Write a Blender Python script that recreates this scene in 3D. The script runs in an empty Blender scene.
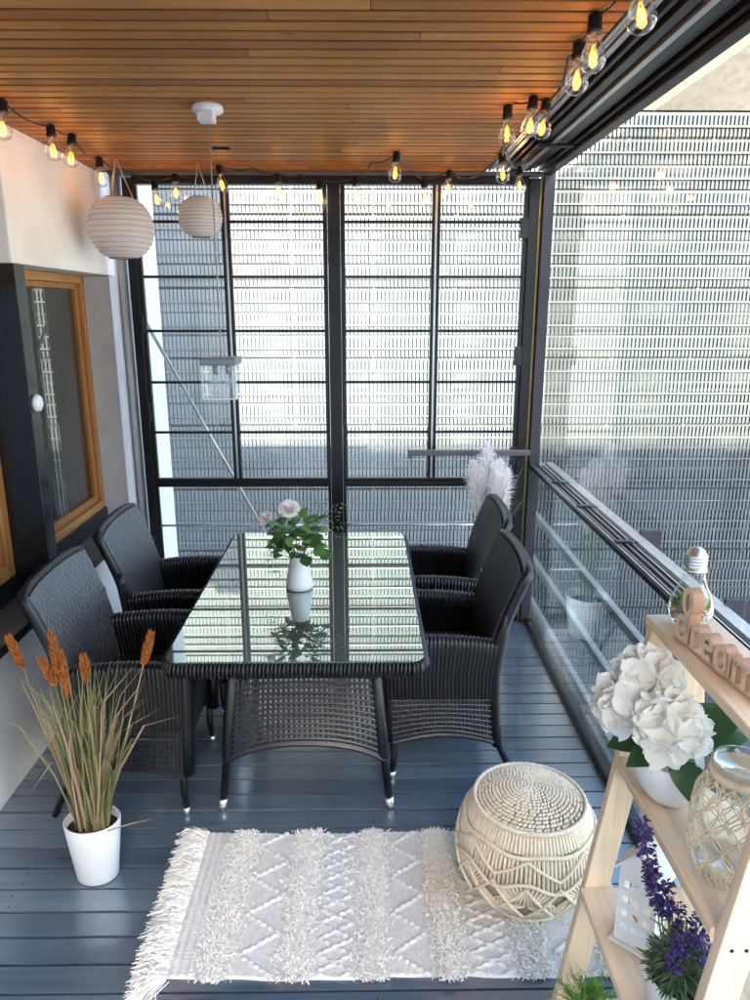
import bpy, math, random
from mathutils import Vector as V, Matrix
R = math.radians
PI = math.pi
rnd = random.Random(7)
sc = bpy.context.scene
col = sc.collection

# ------------------------------------------------------------------ camera
cam = bpy.data.cameras.new('camera'); co = bpy.data.objects.new('camera', cam); col.objects.link(co)
cam.sensor_fit = 'VERTICAL'; cam.sensor_height = 24.0; cam.lens = 24.0 * 0.726
cam.clip_start = 0.02; cam.clip_end = 400
co.location = (0, 0, 1.8); co.rotation_euler = (R(90 - 14.8), 0, R(-0.7))
sc.camera = co
# ------------------------------------------------------------------ world, sun, exposure
SUN_EL, SUN_AZ = 22.0, 173.0          # sun stands behind the camera, a little to the right
w = bpy.data.worlds.new('World'); sc.world = w; w.use_nodes = True
nt = w.node_tree; bg = nt.nodes['Background']
sky = nt.nodes.new('ShaderNodeTexSky'); sky.sky_type = 'NISHITA'; sky.sun_disc = False
sky.dust_density = 2.4; sky.ozone_density = 1.5
sky.sun_elevation = R(SUN_EL); sky.sun_rotation = R(SUN_AZ)
nt.links.new(sky.outputs[0], bg.inputs[0]); bg.inputs[1].default_value = 0.15
sl = bpy.data.lights.new('sun', 'SUN'); sl.energy = 3.9; sl.angle = R(0.5); sl.color = (1, .82, .58)
so = bpy.data.objects.new('sun', sl); col.objects.link(so)
_d = V((math.sin(R(SUN_AZ)) * math.cos(R(SUN_EL)), math.cos(R(SUN_AZ)) * math.cos(R(SUN_EL)), math.sin(R(SUN_EL))))
so.rotation_euler = _d.to_track_quat('Z', 'Y').to_euler()
vs = sc.view_settings; vs.view_transform = 'Standard'; vs.look = 'None'; vs.gamma = 1; vs.exposure = 3.5
sc.view_settings.use_curve_mapping = False
sc.render.engine = 'CYCLES'
cy = sc.cycles
cy.use_denoising = True
cy.max_bounces = 10; cy.diffuse_bounces = 7; cy.glossy_bounces = 5; cy.transparent_max_bounces = 32; cy.transmission_bounces = 8
cy.caustics_reflective = False; cy.caustics_refractive = False; cy.sample_clamp_indirect = 6.0

# ------------------------------------------------------------------ materials
def newmat(name):
    m = bpy.data.materials.new(name); m.use_nodes = True
    return m, m.node_tree, m.node_tree.nodes['Principled BSDF']
def N(t, kind, **kw):
    n = t.nodes.new(kind)
    for k, v in kw.items(): setattr(n, k, v)
    return n
def ramp(t, fac, stops):
    r = N(t, 'ShaderNodeValToRGB'); el = r.color_ramp.elements
    while len(el) < len(stops): el.new(0.5)
    for e, (p, c) in zip(el, stops): e.position = p; e.color = (*c, 1)
    t.links.new(fac, r.inputs[0]); return r.outputs[0]
def coords(t, scale=(1, 1, 1)):
    tc = N(t, 'ShaderNodeTexCoord'); mp = N(t, 'ShaderNodeMapping'); mp.inputs['Scale'].default_value = scale
    t.links.new(tc.outputs['Object'], mp.inputs[0]); return mp.outputs[0]
def noise(t, vec, scale, detail=4, rough=.55):
    n = N(t, 'ShaderNodeTexNoise'); n.inputs['Scale'].default_value = scale; n.inputs['Detail'].default_value = detail
    n.inputs['Roughness'].default_value = rough
    if vec is not None: t.links.new(vec, n.inputs['Vector'])
    return n.outputs['Fac']
def bump(t, b, h, strength=.3, dist=.002):
    n = N(t, 'ShaderNodeBump'); n.inputs['Strength'].default_value = strength; n.inputs['Distance'].default_value = dist
    t.links.new(h, n.inputs['Height']); t.links.new(n.outputs[0], b.inputs['Normal'])
def surf(name, c, c2=None, rough=.5, metal=0., scale=8, stretch=(1, 1, 1), bstr=.2, bdist=.001, bscale=None, spec=.5, rvar=0., trans=0.):
    """colour that wanders between c and c2, with a fine bump"""
    m, t, b = newmat(name)
    c2 = c2 or tuple(x * .82 for x in c)
    v = coords(t, stretch); n = noise(t, v, scale, 6)
    t.links.new(ramp(t, n, [(.3, c2), (.7, c)]), b.inputs['Base Color'])
    b.inputs['Roughness'].default_value = rough; b.inputs['Metallic'].default_value = metal
    b.inputs['Specular IOR Level'].default_value = spec
    if rvar:
        mr = N(t, 'ShaderNodeMapRange'); mr.inputs['To Min'].default_value = max(0, rough - rvar); mr.inputs['To Max'].default_value = rough + rvar
        t.links.new(n, mr.inputs[0]); t.links.new(mr.outputs[0], b.inputs['Roughness'])
    if bstr: bump(t, b, noise(t, v, bscale or scale * 8, 5), bstr, bdist)
    if trans: b.inputs['Subsurface Weight'].default_value = trans; b.inputs['Subsurface Radius'].default_value = (.01, .008, .006)
    return m
def island(name, stops, rough=.6, bstr=0, thin=0.):
    """each loose piece of the mesh takes its own tone"""
    m, t, b = newmat(name)
    g = N(t, 'ShaderNodeNewGeometry')
    c = ramp(t, g.outputs['Random Per Island'], stops)
    t.links.new(c, b.inputs['Base Color']); b.inputs['Roughness'].default_value = rough
    if thin:
        tr = N(t, 'ShaderNodeBsdfTranslucent'); mx = N(t, 'ShaderNodeMixShader'); mx.inputs[0].default_value = thin
        t.links.new(c, tr.inputs[0]); t.links.new(b.outputs[0], mx.inputs[1]); t.links.new(tr.outputs[0], mx.inputs[2])
        t.links.new(mx.outputs[0], t.nodes['Material Output'].inputs[0])
    return m
def glass(name, tint=(.93, .97, .96), f0=.045, rough=0.0, power=4.5, body=0.0, bodycol=(.8, .9, .9)):
    """thin pane: lets light straight through, mirrors more at a grazing angle"""
    m, t, b = newmat(name); t.nodes.remove(b)
    lw = N(t, 'ShaderNodeLayerWeight'); lw.inputs['Blend'].default_value = .5
    p = N(t, 'ShaderNodeMath', operation='POWER'); p.inputs[1].default_value = power
    t.links.new(lw.outputs['Facing'], p.inputs[0])
    ma = N(t, 'ShaderNodeMath', operation='MULTIPLY_ADD'); ma.inputs[1].default_value = 1 - f0; ma.inputs[2].default_value = f0
    t.links.new(p.outputs[0], ma.inputs[0])
    tr = N(t, 'ShaderNodeBsdfTransparent'); tr.inputs[0].default_value = (*tint, 1)
    gl = N(t, 'ShaderNodeBsdfGlossy'); gl.inputs['Roughness'].default_value = rough
    mx = N(t, 'ShaderNodeMixShader'); t.links.new(ma.outputs[0], mx.inputs[0])
    t.links.new(tr.outputs[0], mx.inputs[1]); t.links.new(gl.outputs[0], mx.inputs[2])
    t.links.new(mx.outputs[0], t.nodes['Material Output'].inputs[0])
    return m
def planks(name, axis, pitch, cols, grain, rough, knots=True, bstr=.25, grainscale=3.0, rvar=.08, spec=.5, wear=.6):
    """boards side by side along `axis`: every board its own tone, with grain and knots"""
    m, t, b = newmat(name)
    tc = N(t, 'ShaderNodeTexCoord'); gi = N(t, 'ShaderNodeNewGeometry'); wn_ = gi.outputs['Random Per Island']
    base = ramp(t, wn_, cols)
    mp = N(t, 'ShaderNodeMapping'); mp.inputs['Scale'].default_value = grain
    cb = N(t, 'ShaderNodeCombineXYZ'); ml = N(t, 'ShaderNodeMath', operation='MULTIPLY'); ml.inputs[1].default_value = 17.3
    t.links.new(wn_, ml.inputs[0]); t.links.new(ml.outputs[0], cb.inputs[0]); t.links.new(ml.outputs[0], cb.inputs[2])
    ad = N(t, 'ShaderNodeVectorMath', operation='ADD'); t.links.new(tc.outputs['Object'], ad.inputs[0]); t.links.new(cb.outputs[0], ad.inputs[1])
    t.links.new(ad.outputs[0], mp.inputs[0])
    g = noise(t, mp.outputs[0], grainscale, 7, .6)
    gr = ramp(t, g, [(.25, (.62, .6, .58)), (.6, (1.08, 1.06, 1.04))])
    mx = N(t, 'ShaderNodeMix', data_type='RGBA', blend_type='MULTIPLY'); mx.inputs['Factor'].default_value = .8
    t.links.new(base, mx.inputs['A']); t.links.new(gr, mx.inputs['B'])
    out = mx.outputs['Result']
    if knots:
        vo = N(t, 'ShaderNodeTexVoronoi'); vo.inputs['Scale'].default_value = 2.6
        mp2 = N(t, 'ShaderNodeMapping'); mp2.inputs['Scale'].default_value = tuple(1 if s < 2 else 3.2 for s in grain)
        t.links.new(ad.outputs[0], mp2.inputs[0]); t.links.new(mp2.outputs[0], vo.inputs['Vector'])
        kr = ramp(t, vo.outputs['Distance'], [(.03, (.35, .22, .15)), (.075, (1, 1, 1))])
        m2 = N(t, 'ShaderNodeMix', data_type='RGBA', blend_type='MULTIPLY'); m2.inputs['Factor'].default_value = .8
        t.links.new(out, m2.inputs['A']); t.links.new(kr, m2.inputs['B']); out = m2.outputs['Result']
    wn2 = noise(t, tc.outputs['Object'], 2.3, 6, .65)
    m3 = N(t, 'ShaderNodeMix', data_type='RGBA', blend_type='MULTIPLY'); m3.inputs['Factor'].default_value = wear
    t.links.new(out, m3.inputs['A']); t.links.new(ramp(t, wn2, [(.34, (.66, .66, .67)), (.5, (1, 1, 1)), (.68, (1.16, 1.15, 1.13))]), m3.inputs['B']); out = m3.outputs['Result']
    t.links.new(out, b.inputs['Base Color'])
    mr = N(t, 'ShaderNodeMapRange'); mr.inputs['To Min'].default_value = rough - rvar; mr.inputs['To Max'].default_value = rough + rvar
    t.links.new(g, mr.inputs[0]); t.links.new(mr.outputs[0], b.inputs['Roughness'])
    b.inputs['Specular IOR Level'].default_value = spec
    bump(t, b, g, bstr, .002)
    return m
def emit(name, c, s):
    m, t, b = newmat(name)
    b.inputs['Base Color'].default_value = (*c, 1); b.inputs['Emission Color'].default_value = (*c, 1); b.inputs['Emission Strength'].default_value = s
    return m

M = {}
M['deck'] = planks('deck_paint', 1, .0925, [(0, (.070, .100, .142)), (.5, (.098, .135, .182)), (1, (.128, .168, .215))], (.9, 14, 14), .31, knots=True, bstr=.6, grainscale=2.6, rvar=.10, spec=.6)
_b = M['deck'].node_tree.nodes['Principled BSDF']; _b.inputs['Coat Weight'].default_value = 1; _b.inputs['Coat IOR'].default_value = 2.0; _b.inputs['Coat Roughness'].default_value = .16
M['ceil'] = planks('ceiling_pine', 1, .0665, [(0, (.29, .105, .018)), (.5, (.40, .155, .030)), (1, (.50, .22, .056))], (.8, 16, 16), .50, knots=True, bstr=.2, grainscale=2.4, spec=.22)
M['dark_gap'] = surf('dark_gap', (.0025, .0025, .0025), rough=.9, bstr=0)  # near-black stand-in for the shade inside deck gaps and ceiling grooves
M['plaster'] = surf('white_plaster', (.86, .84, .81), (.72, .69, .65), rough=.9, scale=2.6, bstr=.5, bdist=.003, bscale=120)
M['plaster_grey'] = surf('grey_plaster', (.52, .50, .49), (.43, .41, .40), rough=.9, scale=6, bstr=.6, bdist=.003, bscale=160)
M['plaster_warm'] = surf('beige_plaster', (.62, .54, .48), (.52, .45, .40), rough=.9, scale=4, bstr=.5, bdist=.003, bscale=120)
M['sill'] = planks('dark_sill', 0, .06, [(0, (.10, .097, .093)), (1, (.15, .145, .14))], (14, .8, 14), .42, knots=False, bstr=.3)
M['black'] = surf('black_metal', (.005, .005, .006), (.008, .0075, .008), rough=.38, metal=.3, scale=12, bstr=.1)
M['gloss_black'] = surf('gloss_black_panel', (.006, .007, .009), (.004, .005, .006), rough=.2, scale=5, bstr=.03, spec=.5)
M['plum'] = surf('plum_grey_metal', (.028, .025, .036), (.020, .018, .026), rough=.5, metal=.1, scale=9, bstr=.1)
M['alu'] = surf('aluminium', (.62, .63, .63), (.50, .51, .51), rough=.3, metal=.85, scale=20, stretch=(1, .1, 1), bstr=.1)
M['alu_dark'] = surf('dark_aluminium', (.035, .036, .037), (.02, .021, .022), rough=.35, metal=.6, scale=14, stretch=(1, .1, 1), bstr=.1)
M['grey_metal'] = surf('grey_metal', (.11, .11, .12), (.08, .08, .088), rough=.4, metal=.4, scale=15, bstr=.1)
M['brass'] = surf('brass_strip', (.40, .31, .13), (.28, .21, .09), rough=.4, metal=.5, scale=15, bstr=.1)
M['steel'] = surf('steel_rod', (.50, .48, .43), (.36, .34, .31), rough=.35, metal=.7, scale=18, bstr=.1)
M['pipe'] = surf('painted_pipe', (.50, .51, .54), (.42, .43, .46), rough=.45, scale=6, bstr=.1)
M['window_wood'] = surf('window_pine', (.40, .17, .045), (.26, .095, .022), rough=.4, scale=4, stretch=(9, 9, .7), bstr=.2, bdist=.001, bscale=8)
M['window_wood_h'] = surf('window_pine_rail', (.46, .23, .075), (.33, .14, .04), rough=.4, scale=4, stretch=(9, .7, 9), bstr=.2, bdist=.001, bscale=8)
M['navy'] = surf('navy_flashing', (.016, .016, .022), (.010, .010, .014), rough=.3, metal=.3, bstr=.05)
M['white'] = surf('white_ceramic', (.70, .70, .70), (.66, .66, .67), rough=.28, scale=5, bstr=.05)
M['white_matt'] = surf('white_matt', (.78, .77, .76), (.72, .71, .70), rough=.65, scale=6, bstr=.2)
M['plastic'] = surf('white_plastic', (.74, .74, .76), (.70, .70, .72), rough=.35, bstr=.05)
M['column'] = surf('white_column_paint', (.84, .84, .86), (.78, .78, .80), rough=.6, scale=3, bstr=.1)
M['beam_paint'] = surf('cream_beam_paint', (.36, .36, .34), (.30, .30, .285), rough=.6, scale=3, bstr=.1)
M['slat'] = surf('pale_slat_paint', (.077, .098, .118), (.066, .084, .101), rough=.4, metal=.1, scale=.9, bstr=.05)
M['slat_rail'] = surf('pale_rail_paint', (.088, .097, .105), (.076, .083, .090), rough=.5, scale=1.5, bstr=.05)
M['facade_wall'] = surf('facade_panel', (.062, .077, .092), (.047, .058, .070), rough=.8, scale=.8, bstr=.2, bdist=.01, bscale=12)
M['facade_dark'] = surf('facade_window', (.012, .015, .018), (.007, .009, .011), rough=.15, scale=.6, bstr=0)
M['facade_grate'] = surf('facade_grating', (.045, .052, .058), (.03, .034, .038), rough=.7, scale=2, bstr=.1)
def stone_mat():
    m, t, b = newmat('pale_stone'); v = coords(t)
    br = N(t, 'ShaderNodeTexBrick'); br.offset = .5; br.inputs['Scale'].default_value = 1.0
    for k, val in (('Brick Width', 2.3), ('Row Height', .8), ('Mortar Size', .012), ('Bias', 0)): br.inputs[k].default_value = val
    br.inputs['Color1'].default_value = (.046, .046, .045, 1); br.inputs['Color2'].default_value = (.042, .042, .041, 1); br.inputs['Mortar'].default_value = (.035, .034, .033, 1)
    sp = N(t, 'ShaderNodeSeparateXYZ'); cb = N(t, 'ShaderNodeCombineXYZ'); t.links.new(v, sp.inputs[0])
    t.links.new(sp.outputs[0], cb.inputs[0]); t.links.new(sp.outputs[2], cb.inputs[1]); t.links.new(cb.outputs[0], br.inputs['Vector'])
    n = noise(t, v, 9, 8, .7); mx = N(t, 'ShaderNodeMix', data_type='RGBA', blend_type='MULTIPLY'); mx.inputs['Factor'].default_value = .8
    t.links.new(br.outputs['Color'], mx.inputs['A']); t.links.new(ramp(t, n, [(.4, (.62, .6, .58)), (.55, (1, 1, 1))]), mx.inputs['B'])
    t.links.new(mx.outputs['Result'], b.inputs['Base Color']); b.inputs['Roughness'].default_value = .85
    return m
M['stone'] = stone_mat()
M['asphalt'] = surf('paving', (.55, .54, .52), (.45, .44, .43), rough=.9, scale=2, bstr=.4, bscale=40)
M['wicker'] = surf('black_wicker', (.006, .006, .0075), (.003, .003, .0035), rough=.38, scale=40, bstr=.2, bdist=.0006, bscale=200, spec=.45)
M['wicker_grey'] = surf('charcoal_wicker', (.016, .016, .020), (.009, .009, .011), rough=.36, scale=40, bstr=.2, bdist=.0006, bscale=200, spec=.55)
M['wicker_back'] = surf('greyish_wicker', (.036, .036, .043), (.020, .020, .024), rough=.34, scale=40, bstr=.2, bdist=.0006, bscale=200, spec=.6)  # grey highlights of the chair backs put into a lighter base colour
M['cap'] = surf('steel_foot', (.75, .75, .75), (.6, .6, .6), rough=.25, metal=.8, scale=30, bstr=.05)
M['glass'] = glass('clear_glass', (.955, .975, .972), .03)
M['glass_tint'] = glass('balustrade_glass', (.92, .965, .96), .055, power=3.6)
M['window_glass'] = glass('window_glass', (.62, .66, .63), .09, power=3.0)
M['bulb_glass'] = glass('bulb_glass', (.97, .97, .96), .05, power=2.6)
M['jar_glass'] = glass('jar_glass', (.96, .975, .965), .04, power=2.4)
def table_glass():
    m, t, b = newmat('table_mirror_glass')
    b.inputs['Base Color'].default_value = (.030, .040, .038, 1); b.inputs['Roughness'].default_value = .25
    lw = N(t, 'ShaderNodeLayerWeight'); lw.inputs['Blend'].default_value = .5
    p = N(t, 'ShaderNodeMath', operation='POWER'); p.inputs[1].default_value = 1.5; t.links.new(lw.outputs['Facing'], p.inputs[0])
    ma = N(t, 'ShaderNodeMath', operation='MULTIPLY_ADD'); ma.inputs[1].default_value = .85; ma.inputs[2].default_value = .06
    t.links.new(p.outputs[0], ma.inputs[0])
    gl = N(t, 'ShaderNodeBsdfGlossy'); gl.inputs['Roughness'].default_value = .003; gl.inputs['Color'].default_value = (.86, .95, .90, 1)
    mx = N(t, 'ShaderNodeMixShader'); t.links.new(ma.outputs[0], mx.inputs[0]); t.links.new(b.outputs[0], mx.inputs[1]); t.links.new(gl.outputs[0], mx.inputs[2])
    t.links.new(mx.outputs[0], t.nodes['Material Output'].inputs[0]); return m
M['table_glass'] = table_glass()
M['glass_edge'] = surf('green_glass_edge', (.10, .20, .17), (.08, .16, .14), rough=.1, bstr=0)
M['filament'] = emit('glowing_filament', (1.0, .27, .02), .30)
M['socket'] = surf('black_socket', (.012, .012, .012), rough=.45, bstr=.1)
M['cable'] = surf('black_cable', (.014, .013, .012), rough=.5, bstr=0)
M['cord'] = surf('beige_cord', (.55, .48, .38), rough=.8, bstr=0)
M['grey_cord'] = surf('grey_cord', (.32, .32, .31), rough=.6, bstr=0)
def paper():
    m, t, b = newmat('rice_paper'); v = coords(t)
    n = noise(t, v, 60, 6); c = ramp(t, n, [(.3, (.80, .78, .75)), (.7, (.88, .86, .83))])
    t.links.new(c, b.inputs['Base Color']); b.inputs['Roughness'].default_value = .9
    tr = N(t, 'ShaderNodeBsdfTranslucent'); t.links.new(c, tr.inputs[0]); mx = N(t, 'ShaderNodeMixShader'); mx.inputs[0].default_value = .5
    t.links.new(b.outputs[0], mx.inputs[1]); t.links.new(tr.outputs[0], mx.inputs[2]); t.links.new(mx.outputs[0], t.nodes['Material Output'].inputs[0])
    return m
M['paper'] = paper()
M['lantern_rib'] = surf('lantern_rib', (.50, .47, .43), rough=.9, bstr=0)
M['rug'] = surf('woven_wool', (.74, .71, .67), (.60, .575, .54), rough=.95, scale=70, bstr=.5, bdist=.002, bscale=400)
M['rug_tuft'] = island('wool_tuft', [(0, (.76, .71, .65)), (.4, (.84, .81, .76)), (1, (.90, .88, .85))], .95)
M['rope'] = surf('cotton_rope', (.82, .71, .56), (.72, .60, .45), rough=.95, scale=60, bstr=.6, bdist=.002, bscale=260)
M['rope_in'] = surf('cotton_lining', (.40, .31, .21), (.32, .24, .16), rough=.95, scale=40, bstr=.5, bdist=.002, bscale=200)
M['twine'] = surf('jute_twine', (.78, .65, .48), (.66, .52, .36), rough=.9, scale=90, bstr=.5, bscale=400)
def pine(name, c, c2, st):
    return surf(name, c, c2, rough=.55, scale=3.2, stretch=st, bstr=.15, bdist=.001, bscale=10)
PC = [(0, (.74, .57, .40)), (.5, (.80, .65, .48)), (1, (.84, .70, .54))]
M['pine_y'] = planks('pale_pine', 1, 1, PC, (15, .9, 15), .5, knots=True, bstr=.12, grainscale=2.2, spec=.35, wear=.25)
M['pine_z'] = planks('pale_pine_upright', 2, 1, PC, (15, 15, .9), .5, knots=True, bstr=.12, grainscale=2.2, spec=.35, wear=.25)
M['letter_edge'] = surf('burnt_cut_edge', (.38, .21, .12), (.27, .135, .07), rough=.5, scale=9, stretch=(3, 1, 1), bstr=.1)
M['letter'] = surf('letter_wood', (.74, .58, .43), (.64, .47, .33), rough=.45, scale=6, stretch=(1, 5, 5), bstr=.15, bscale=20)
M['soil'] = surf('dark_soil', (.035, .028, .02), (.02, .015, .012), rough=1, scale=60, bstr=.8, bdist=.004, bscale=120)
M['grass'] = island('dried_grass', [(0, (.13, .16, .05)), (.3, (.26, .25, .10)), (.55, (.44, .34, .18)), (.8, (.46, .26, .20)), (1, (.20, .23, .08))], .7, thin=.25)
M['cattail'] = island('rust_seed_head', [(0, (.32, .095, .014)), (.5, (.46, .15, .026)), (1, (.55, .21, .045))], .9, thin=.2)
M['pampas'] = island('pampas_plume', [(0, (.80, .74, .74)), (.5, (.86, .82, .82)), (1, (.90, .88, .88))], .95, thin=.4)
M['leaf'] = island('green_leaf', [(0, (.030, .085, .02)), (.5, (.065, .16, .035)), (1, (.15, .28, .075))], .4, thin=.2)
M['leaf_dark'] = island('dark_leaf', [(0, (.012, .042, .014)), (.6, (.025, .075, .022)), (1, (.06, .14, .035))], .38, thin=.15)
M['leaf_grey'] = island('grey_green_leaf', [(0, (.05, .10, .045)), (.5, (.10, .17, .08)), (1, (.19, .26, .14))], .6, thin=.2)
M['moss'] = island('moss', [(0, (.12, .22, .02)), (.5, (.22, .36, .04)), (1, (.36, .48, .10))], .8, thin=.25)
M['fern'] = island('bright_fern', [(0, (.06, .16, .015)), (.5, (.13, .28, .025)), (1, (.24, .42, .05))], .6, thin=.3)
M['petal'] = island('white_petal', [(0, (.84, .83, .78)), (.5, (.88, .875, .85)), (1, (.90, .90, .89))], .6, thin=.45)
M['petal_eye'] = surf('floret_centre', (.62, .58, .28), rough=.7, bstr=0)
M['rose'] = island('blush_petal', [(0, (.82, .72, .66)), (.5, (.86, .79, .74)), (1, (.88, .85, .82))], .6, thin=.3)
M['lav'] = island('violet_floret', [(0, (.030, .014, .10)), (.5, (.06, .032, .19)), (1, (.14, .085, .34))], .7, thin=.1)
M['pebble'] = island('pebble', [(0, (.18, .12, .07)), (.4, (.36, .26, .16)), (.7, (.50, .40, .28)), (1, (.60, .55, .48))], .7)
M['twig'] = surf('twig', (.13, .11, .055), (.08, .07, .03), rough=.8, bstr=0)
M['cap_grey'] = surf('lid_metal', (.20, .20, .235), (.16, .16, .19), rough=.35, metal=.5, bstr=.1)
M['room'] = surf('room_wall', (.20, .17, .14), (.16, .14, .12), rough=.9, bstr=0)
M['curtain'] = surf('pale_curtain', (.50, .47, .42), (.42, .39, .35), rough=.9, scale=5, stretch=(1, 12, .5), bstr=.4, bdist=.01, bscale=8)

# ------------------------------------------------------------------ mesh helpers
class MB:
    def __init__(s): s.v = []; s.f = []; s.m = []; s.cur = 0
    def add(s, vs, fs):
        o = len(s.v); s.v += [tuple(p) for p in vs]; s.f += [tuple(i + o for i in f) for f in fs]; s.m += [s.cur] * len(fs); return s
    def box(s, x0, x1, y0, y1, z0, z1):
        return s.add([(x0, y0, z0), (x1, y0, z0), (x1, y1, z0), (x0, y1, z0), (x0, y0, z1), (x1, y0, z1), (x1, y1, z1), (x0, y1, z1)],
                     [(0, 3, 2, 1), (4, 5, 6, 7), (0, 1, 5, 4), (1, 2, 6, 5), (2, 3, 7, 6), (3, 0, 4, 7)])
    def hexa(s, b, t):      # four points below, four above
        return s.add(list(b) + list(t), [(0, 3, 2, 1), (4, 5, 6, 7), (0, 1, 5, 4), (1, 2, 6, 5), (2, 3, 7, 6), (3, 0, 4, 7)])
    def bar(s, a, b, wx, wy, up=(0, 0, 1)):    # a box from a to b
        a = V(a); b = V(b); d = (b - a).normalized(); u = V(up)
        if abs(d.dot(u)) > .98: u = V((1, 0, 0))
        p = d.cross(u).normalized() * wx / 2; q = p.cross(d).normalized() * wy / 2
        return s.hexa([a - p - q, a + p - q, a + p + q, a - p + q], [b - p - q, b + p - q, b + p + q, b - p + q])
    def tube(s, pts, r, n=6, cap=True, closed=False):
        pts = [V(p) for p in pts]; rs = r if isinstance(r, (list, tuple)) else [r] * len(pts)
        m = len(pts); vs = []; fs = []; prev = None
        for i, p in enumerate(pts):
            if closed: d = pts[(i + 1) % m] - pts[i - 1]
            else: d = pts[min(i + 1, m - 1)] - pts[max(i - 1, 0)]
            d = d.normalized() if d.length > 1e-9 else V((0, 0, 1))
            if prev is None:
                u = V((0, 0, 1)) if abs(d.z) < .9 else V((1, 0, 0)); a = d.cross(u).normalized()
            else: a = (prev - d * prev.dot(d)); a = a.normalized() if a.length > 1e-6 else d.orthogonal().normalized()
            prev = a; b = d.cross(a)
            for k in range(n):
                t = 2 * PI * k / n; vs.append(p + (a * math.cos(t) + b * math.sin(t)) * rs[i])
        rng = m if closed else m - 1
        for i in range(rng):
            j = (i + 1) % m
            for k in range(n):
                l = (k + 1) % n; fs.append((i * n + k, i * n + l, j * n + l, j * n + k))
        if cap and not closed: fs += [tuple(range(n))[::-1], tuple((m - 1) * n + k for k in range(n))]
        return s.add(vs, fs)
    def lathe(s, prof, n=24, c=(0, 0, 0), mat=None, sx=1, sy=1):
        vs = []; fs = []; c = V(c)
        for r, z in prof:
            for k in range(n):
                t = 2 * PI * k / n; p = V((r * sx * math.cos(t), r * sy * math.sin(t), z)); p = (mat @ p) if mat else p; vs.append(c + p)
        for i in range(len(prof) - 1):
            for k in range(n):
                l = (k + 1) % n; fs.append((i * n + k, i * n + l, (i + 1) * n + l, (i + 1) * n + k))
        if prof[0][0] > 1e-5: fs.append(tuple(range(n))[::-1])
        if prof[-1][0] > 1e-5: fs.append(tuple((len(prof) - 1) * n + k for k in range(n)))
        return s.add(vs, fs)
    def grid(s, fn, nu, nv):
        vs = [fn(i / nu, j / nv) for i in range(nu + 1) for j in range(nv + 1)]
        fs = [(i * (nv + 1) + j, (i + 1) * (nv + 1) + j, (i + 1) * (nv + 1) + j + 1, i * (nv + 1) + j + 1) for i in range(nu) for j in range(nv)]
        return s.add(vs, fs)
    def ball(s, c, r, n=8, m=5, sc3=(1, 1, 1), rot=None):
        c = V(c); vs = []; fs = []
        for i in range(m + 1):
            th = PI * i / m
            for k in range(n):
                t = 2 * PI * k / n; p = V((math.sin(th) * math.cos(t) * sc3[0], math.sin(th) * math.sin(t) * sc3[1], math.cos(th) * sc3[2])) * r
                if rot: p = rot @ p
                vs.append(c + p)
        for i in range(m):
            for k in range(n):
                l = (k + 1) % n; fs.append((i * n + k, (i + 1) * n + k, (i + 1) * n + l, i * n + l))
        return s.add(vs, fs)
    def blade(s, pts, w, side=None):    # tapering strip
        pts = [V(p) for p in pts]; m = len(pts); vs = []
        d = (pts[-1] - pts[0]).normalized(); a = V(side) if side else d.cross(V((rnd.uniform(-1, 1), rnd.uniform(-1, 1), rnd.uniform(-.3, .3)))).normalized()
        for i, p in enumerate(pts):
            k = w * (1 - (i / (m - 1)) ** 2 * .9) / 2; vs += [p - a * k, p + a * k]
        return s.add(vs, [(2 * i, 2 * i + 1, 2 * i + 3, 2 * i + 2) for i in range(m - 1)])
    def leaf(s, base, d, up, L, W, curl=.2, fold=.25, shape='oval', n=6):
        base = V(base); d = V(d).normalized(); up = V(up); sd = d.cross(up)
        sd = sd.normalized() if sd.length > 1e-4 else d.orthogonal().normalized(); up = sd.cross(d)
        vs = []
        for i in range(n + 1):
            t = i / n
            if shape == 'oval': wd = math.sin(PI * min(1, t ** .85)) ** .7
            elif shape == 'heart': wd = (math.sin(PI * t ** .6)) ** .9
            else: wd = math.sin(PI * t) ** .6 * (1 - .4 * t)
            wd = max(wd, .03) * W / 2
            c = base + d * (L * t) - up * (curl * L * t * t)
            vs += [c - sd * wd + up * (fold * wd), c, c + sd * wd + up * (fold * wd)]
        fs = []
        for i in range(n):
            o = 3 * i; fs += [(o, o + 1, o + 4, o + 3), (o + 1, o + 2, o + 5, o + 4)]
        return s.add(vs, fs)
    def build(s, name, mat, parent=None, smooth=False, bevel=0, loc=None, kind=None):
        me = bpy.data.meshes.new(name); me.from_pydata(s.v, [], s.f); me.update()
        if smooth:
            for p in me.polygons: p.use_smooth = True
        for q_ in (mat if isinstance(mat, (list, tuple)) else [mat]): me.materials.append(M[q_])
        if any(s.m): me.polygons.foreach_set('material_index', s.m)
        o = bpy.data.objects.new(name, me); col.objects.link(o)
        if parent: o.parent = parent
        if loc: o.location = loc
        if bevel:
            b = o.modifiers.new('bevel', 'BEVEL'); b.width = bevel; b.segments = 2; b.limit_method = 'ANGLE'; b.angle_limit = R(40)
        if smooth == 'angle':
            pass
        if kind: o['kind'] = kind
        return o
def tag(o, label, cat, group=None):
    o['label'] = label; o['category'] = cat
    if group: o['group'] = group
    return o
def thing(name, label, cat, loc=(0, 0, 0), rz=0, group=None):
    o = bpy.data.objects.new(name, None); col.objects.link(o); o.location = loc; o.rotation_euler = (0, 0, rz); o.empty_display_size = .1
    return tag(o, label, cat, group)
KIDS = {}
def copy_tree(o, parent=None):
    c = o.copy(); col.objects.link(c)
    if parent: c.parent = parent; c.matrix_parent_inverse = o.matrix_parent_inverse.copy()
    for ch in [x for x in bpy.data.objects if x.parent == o]: copy_tree(ch, c)
    return c
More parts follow.
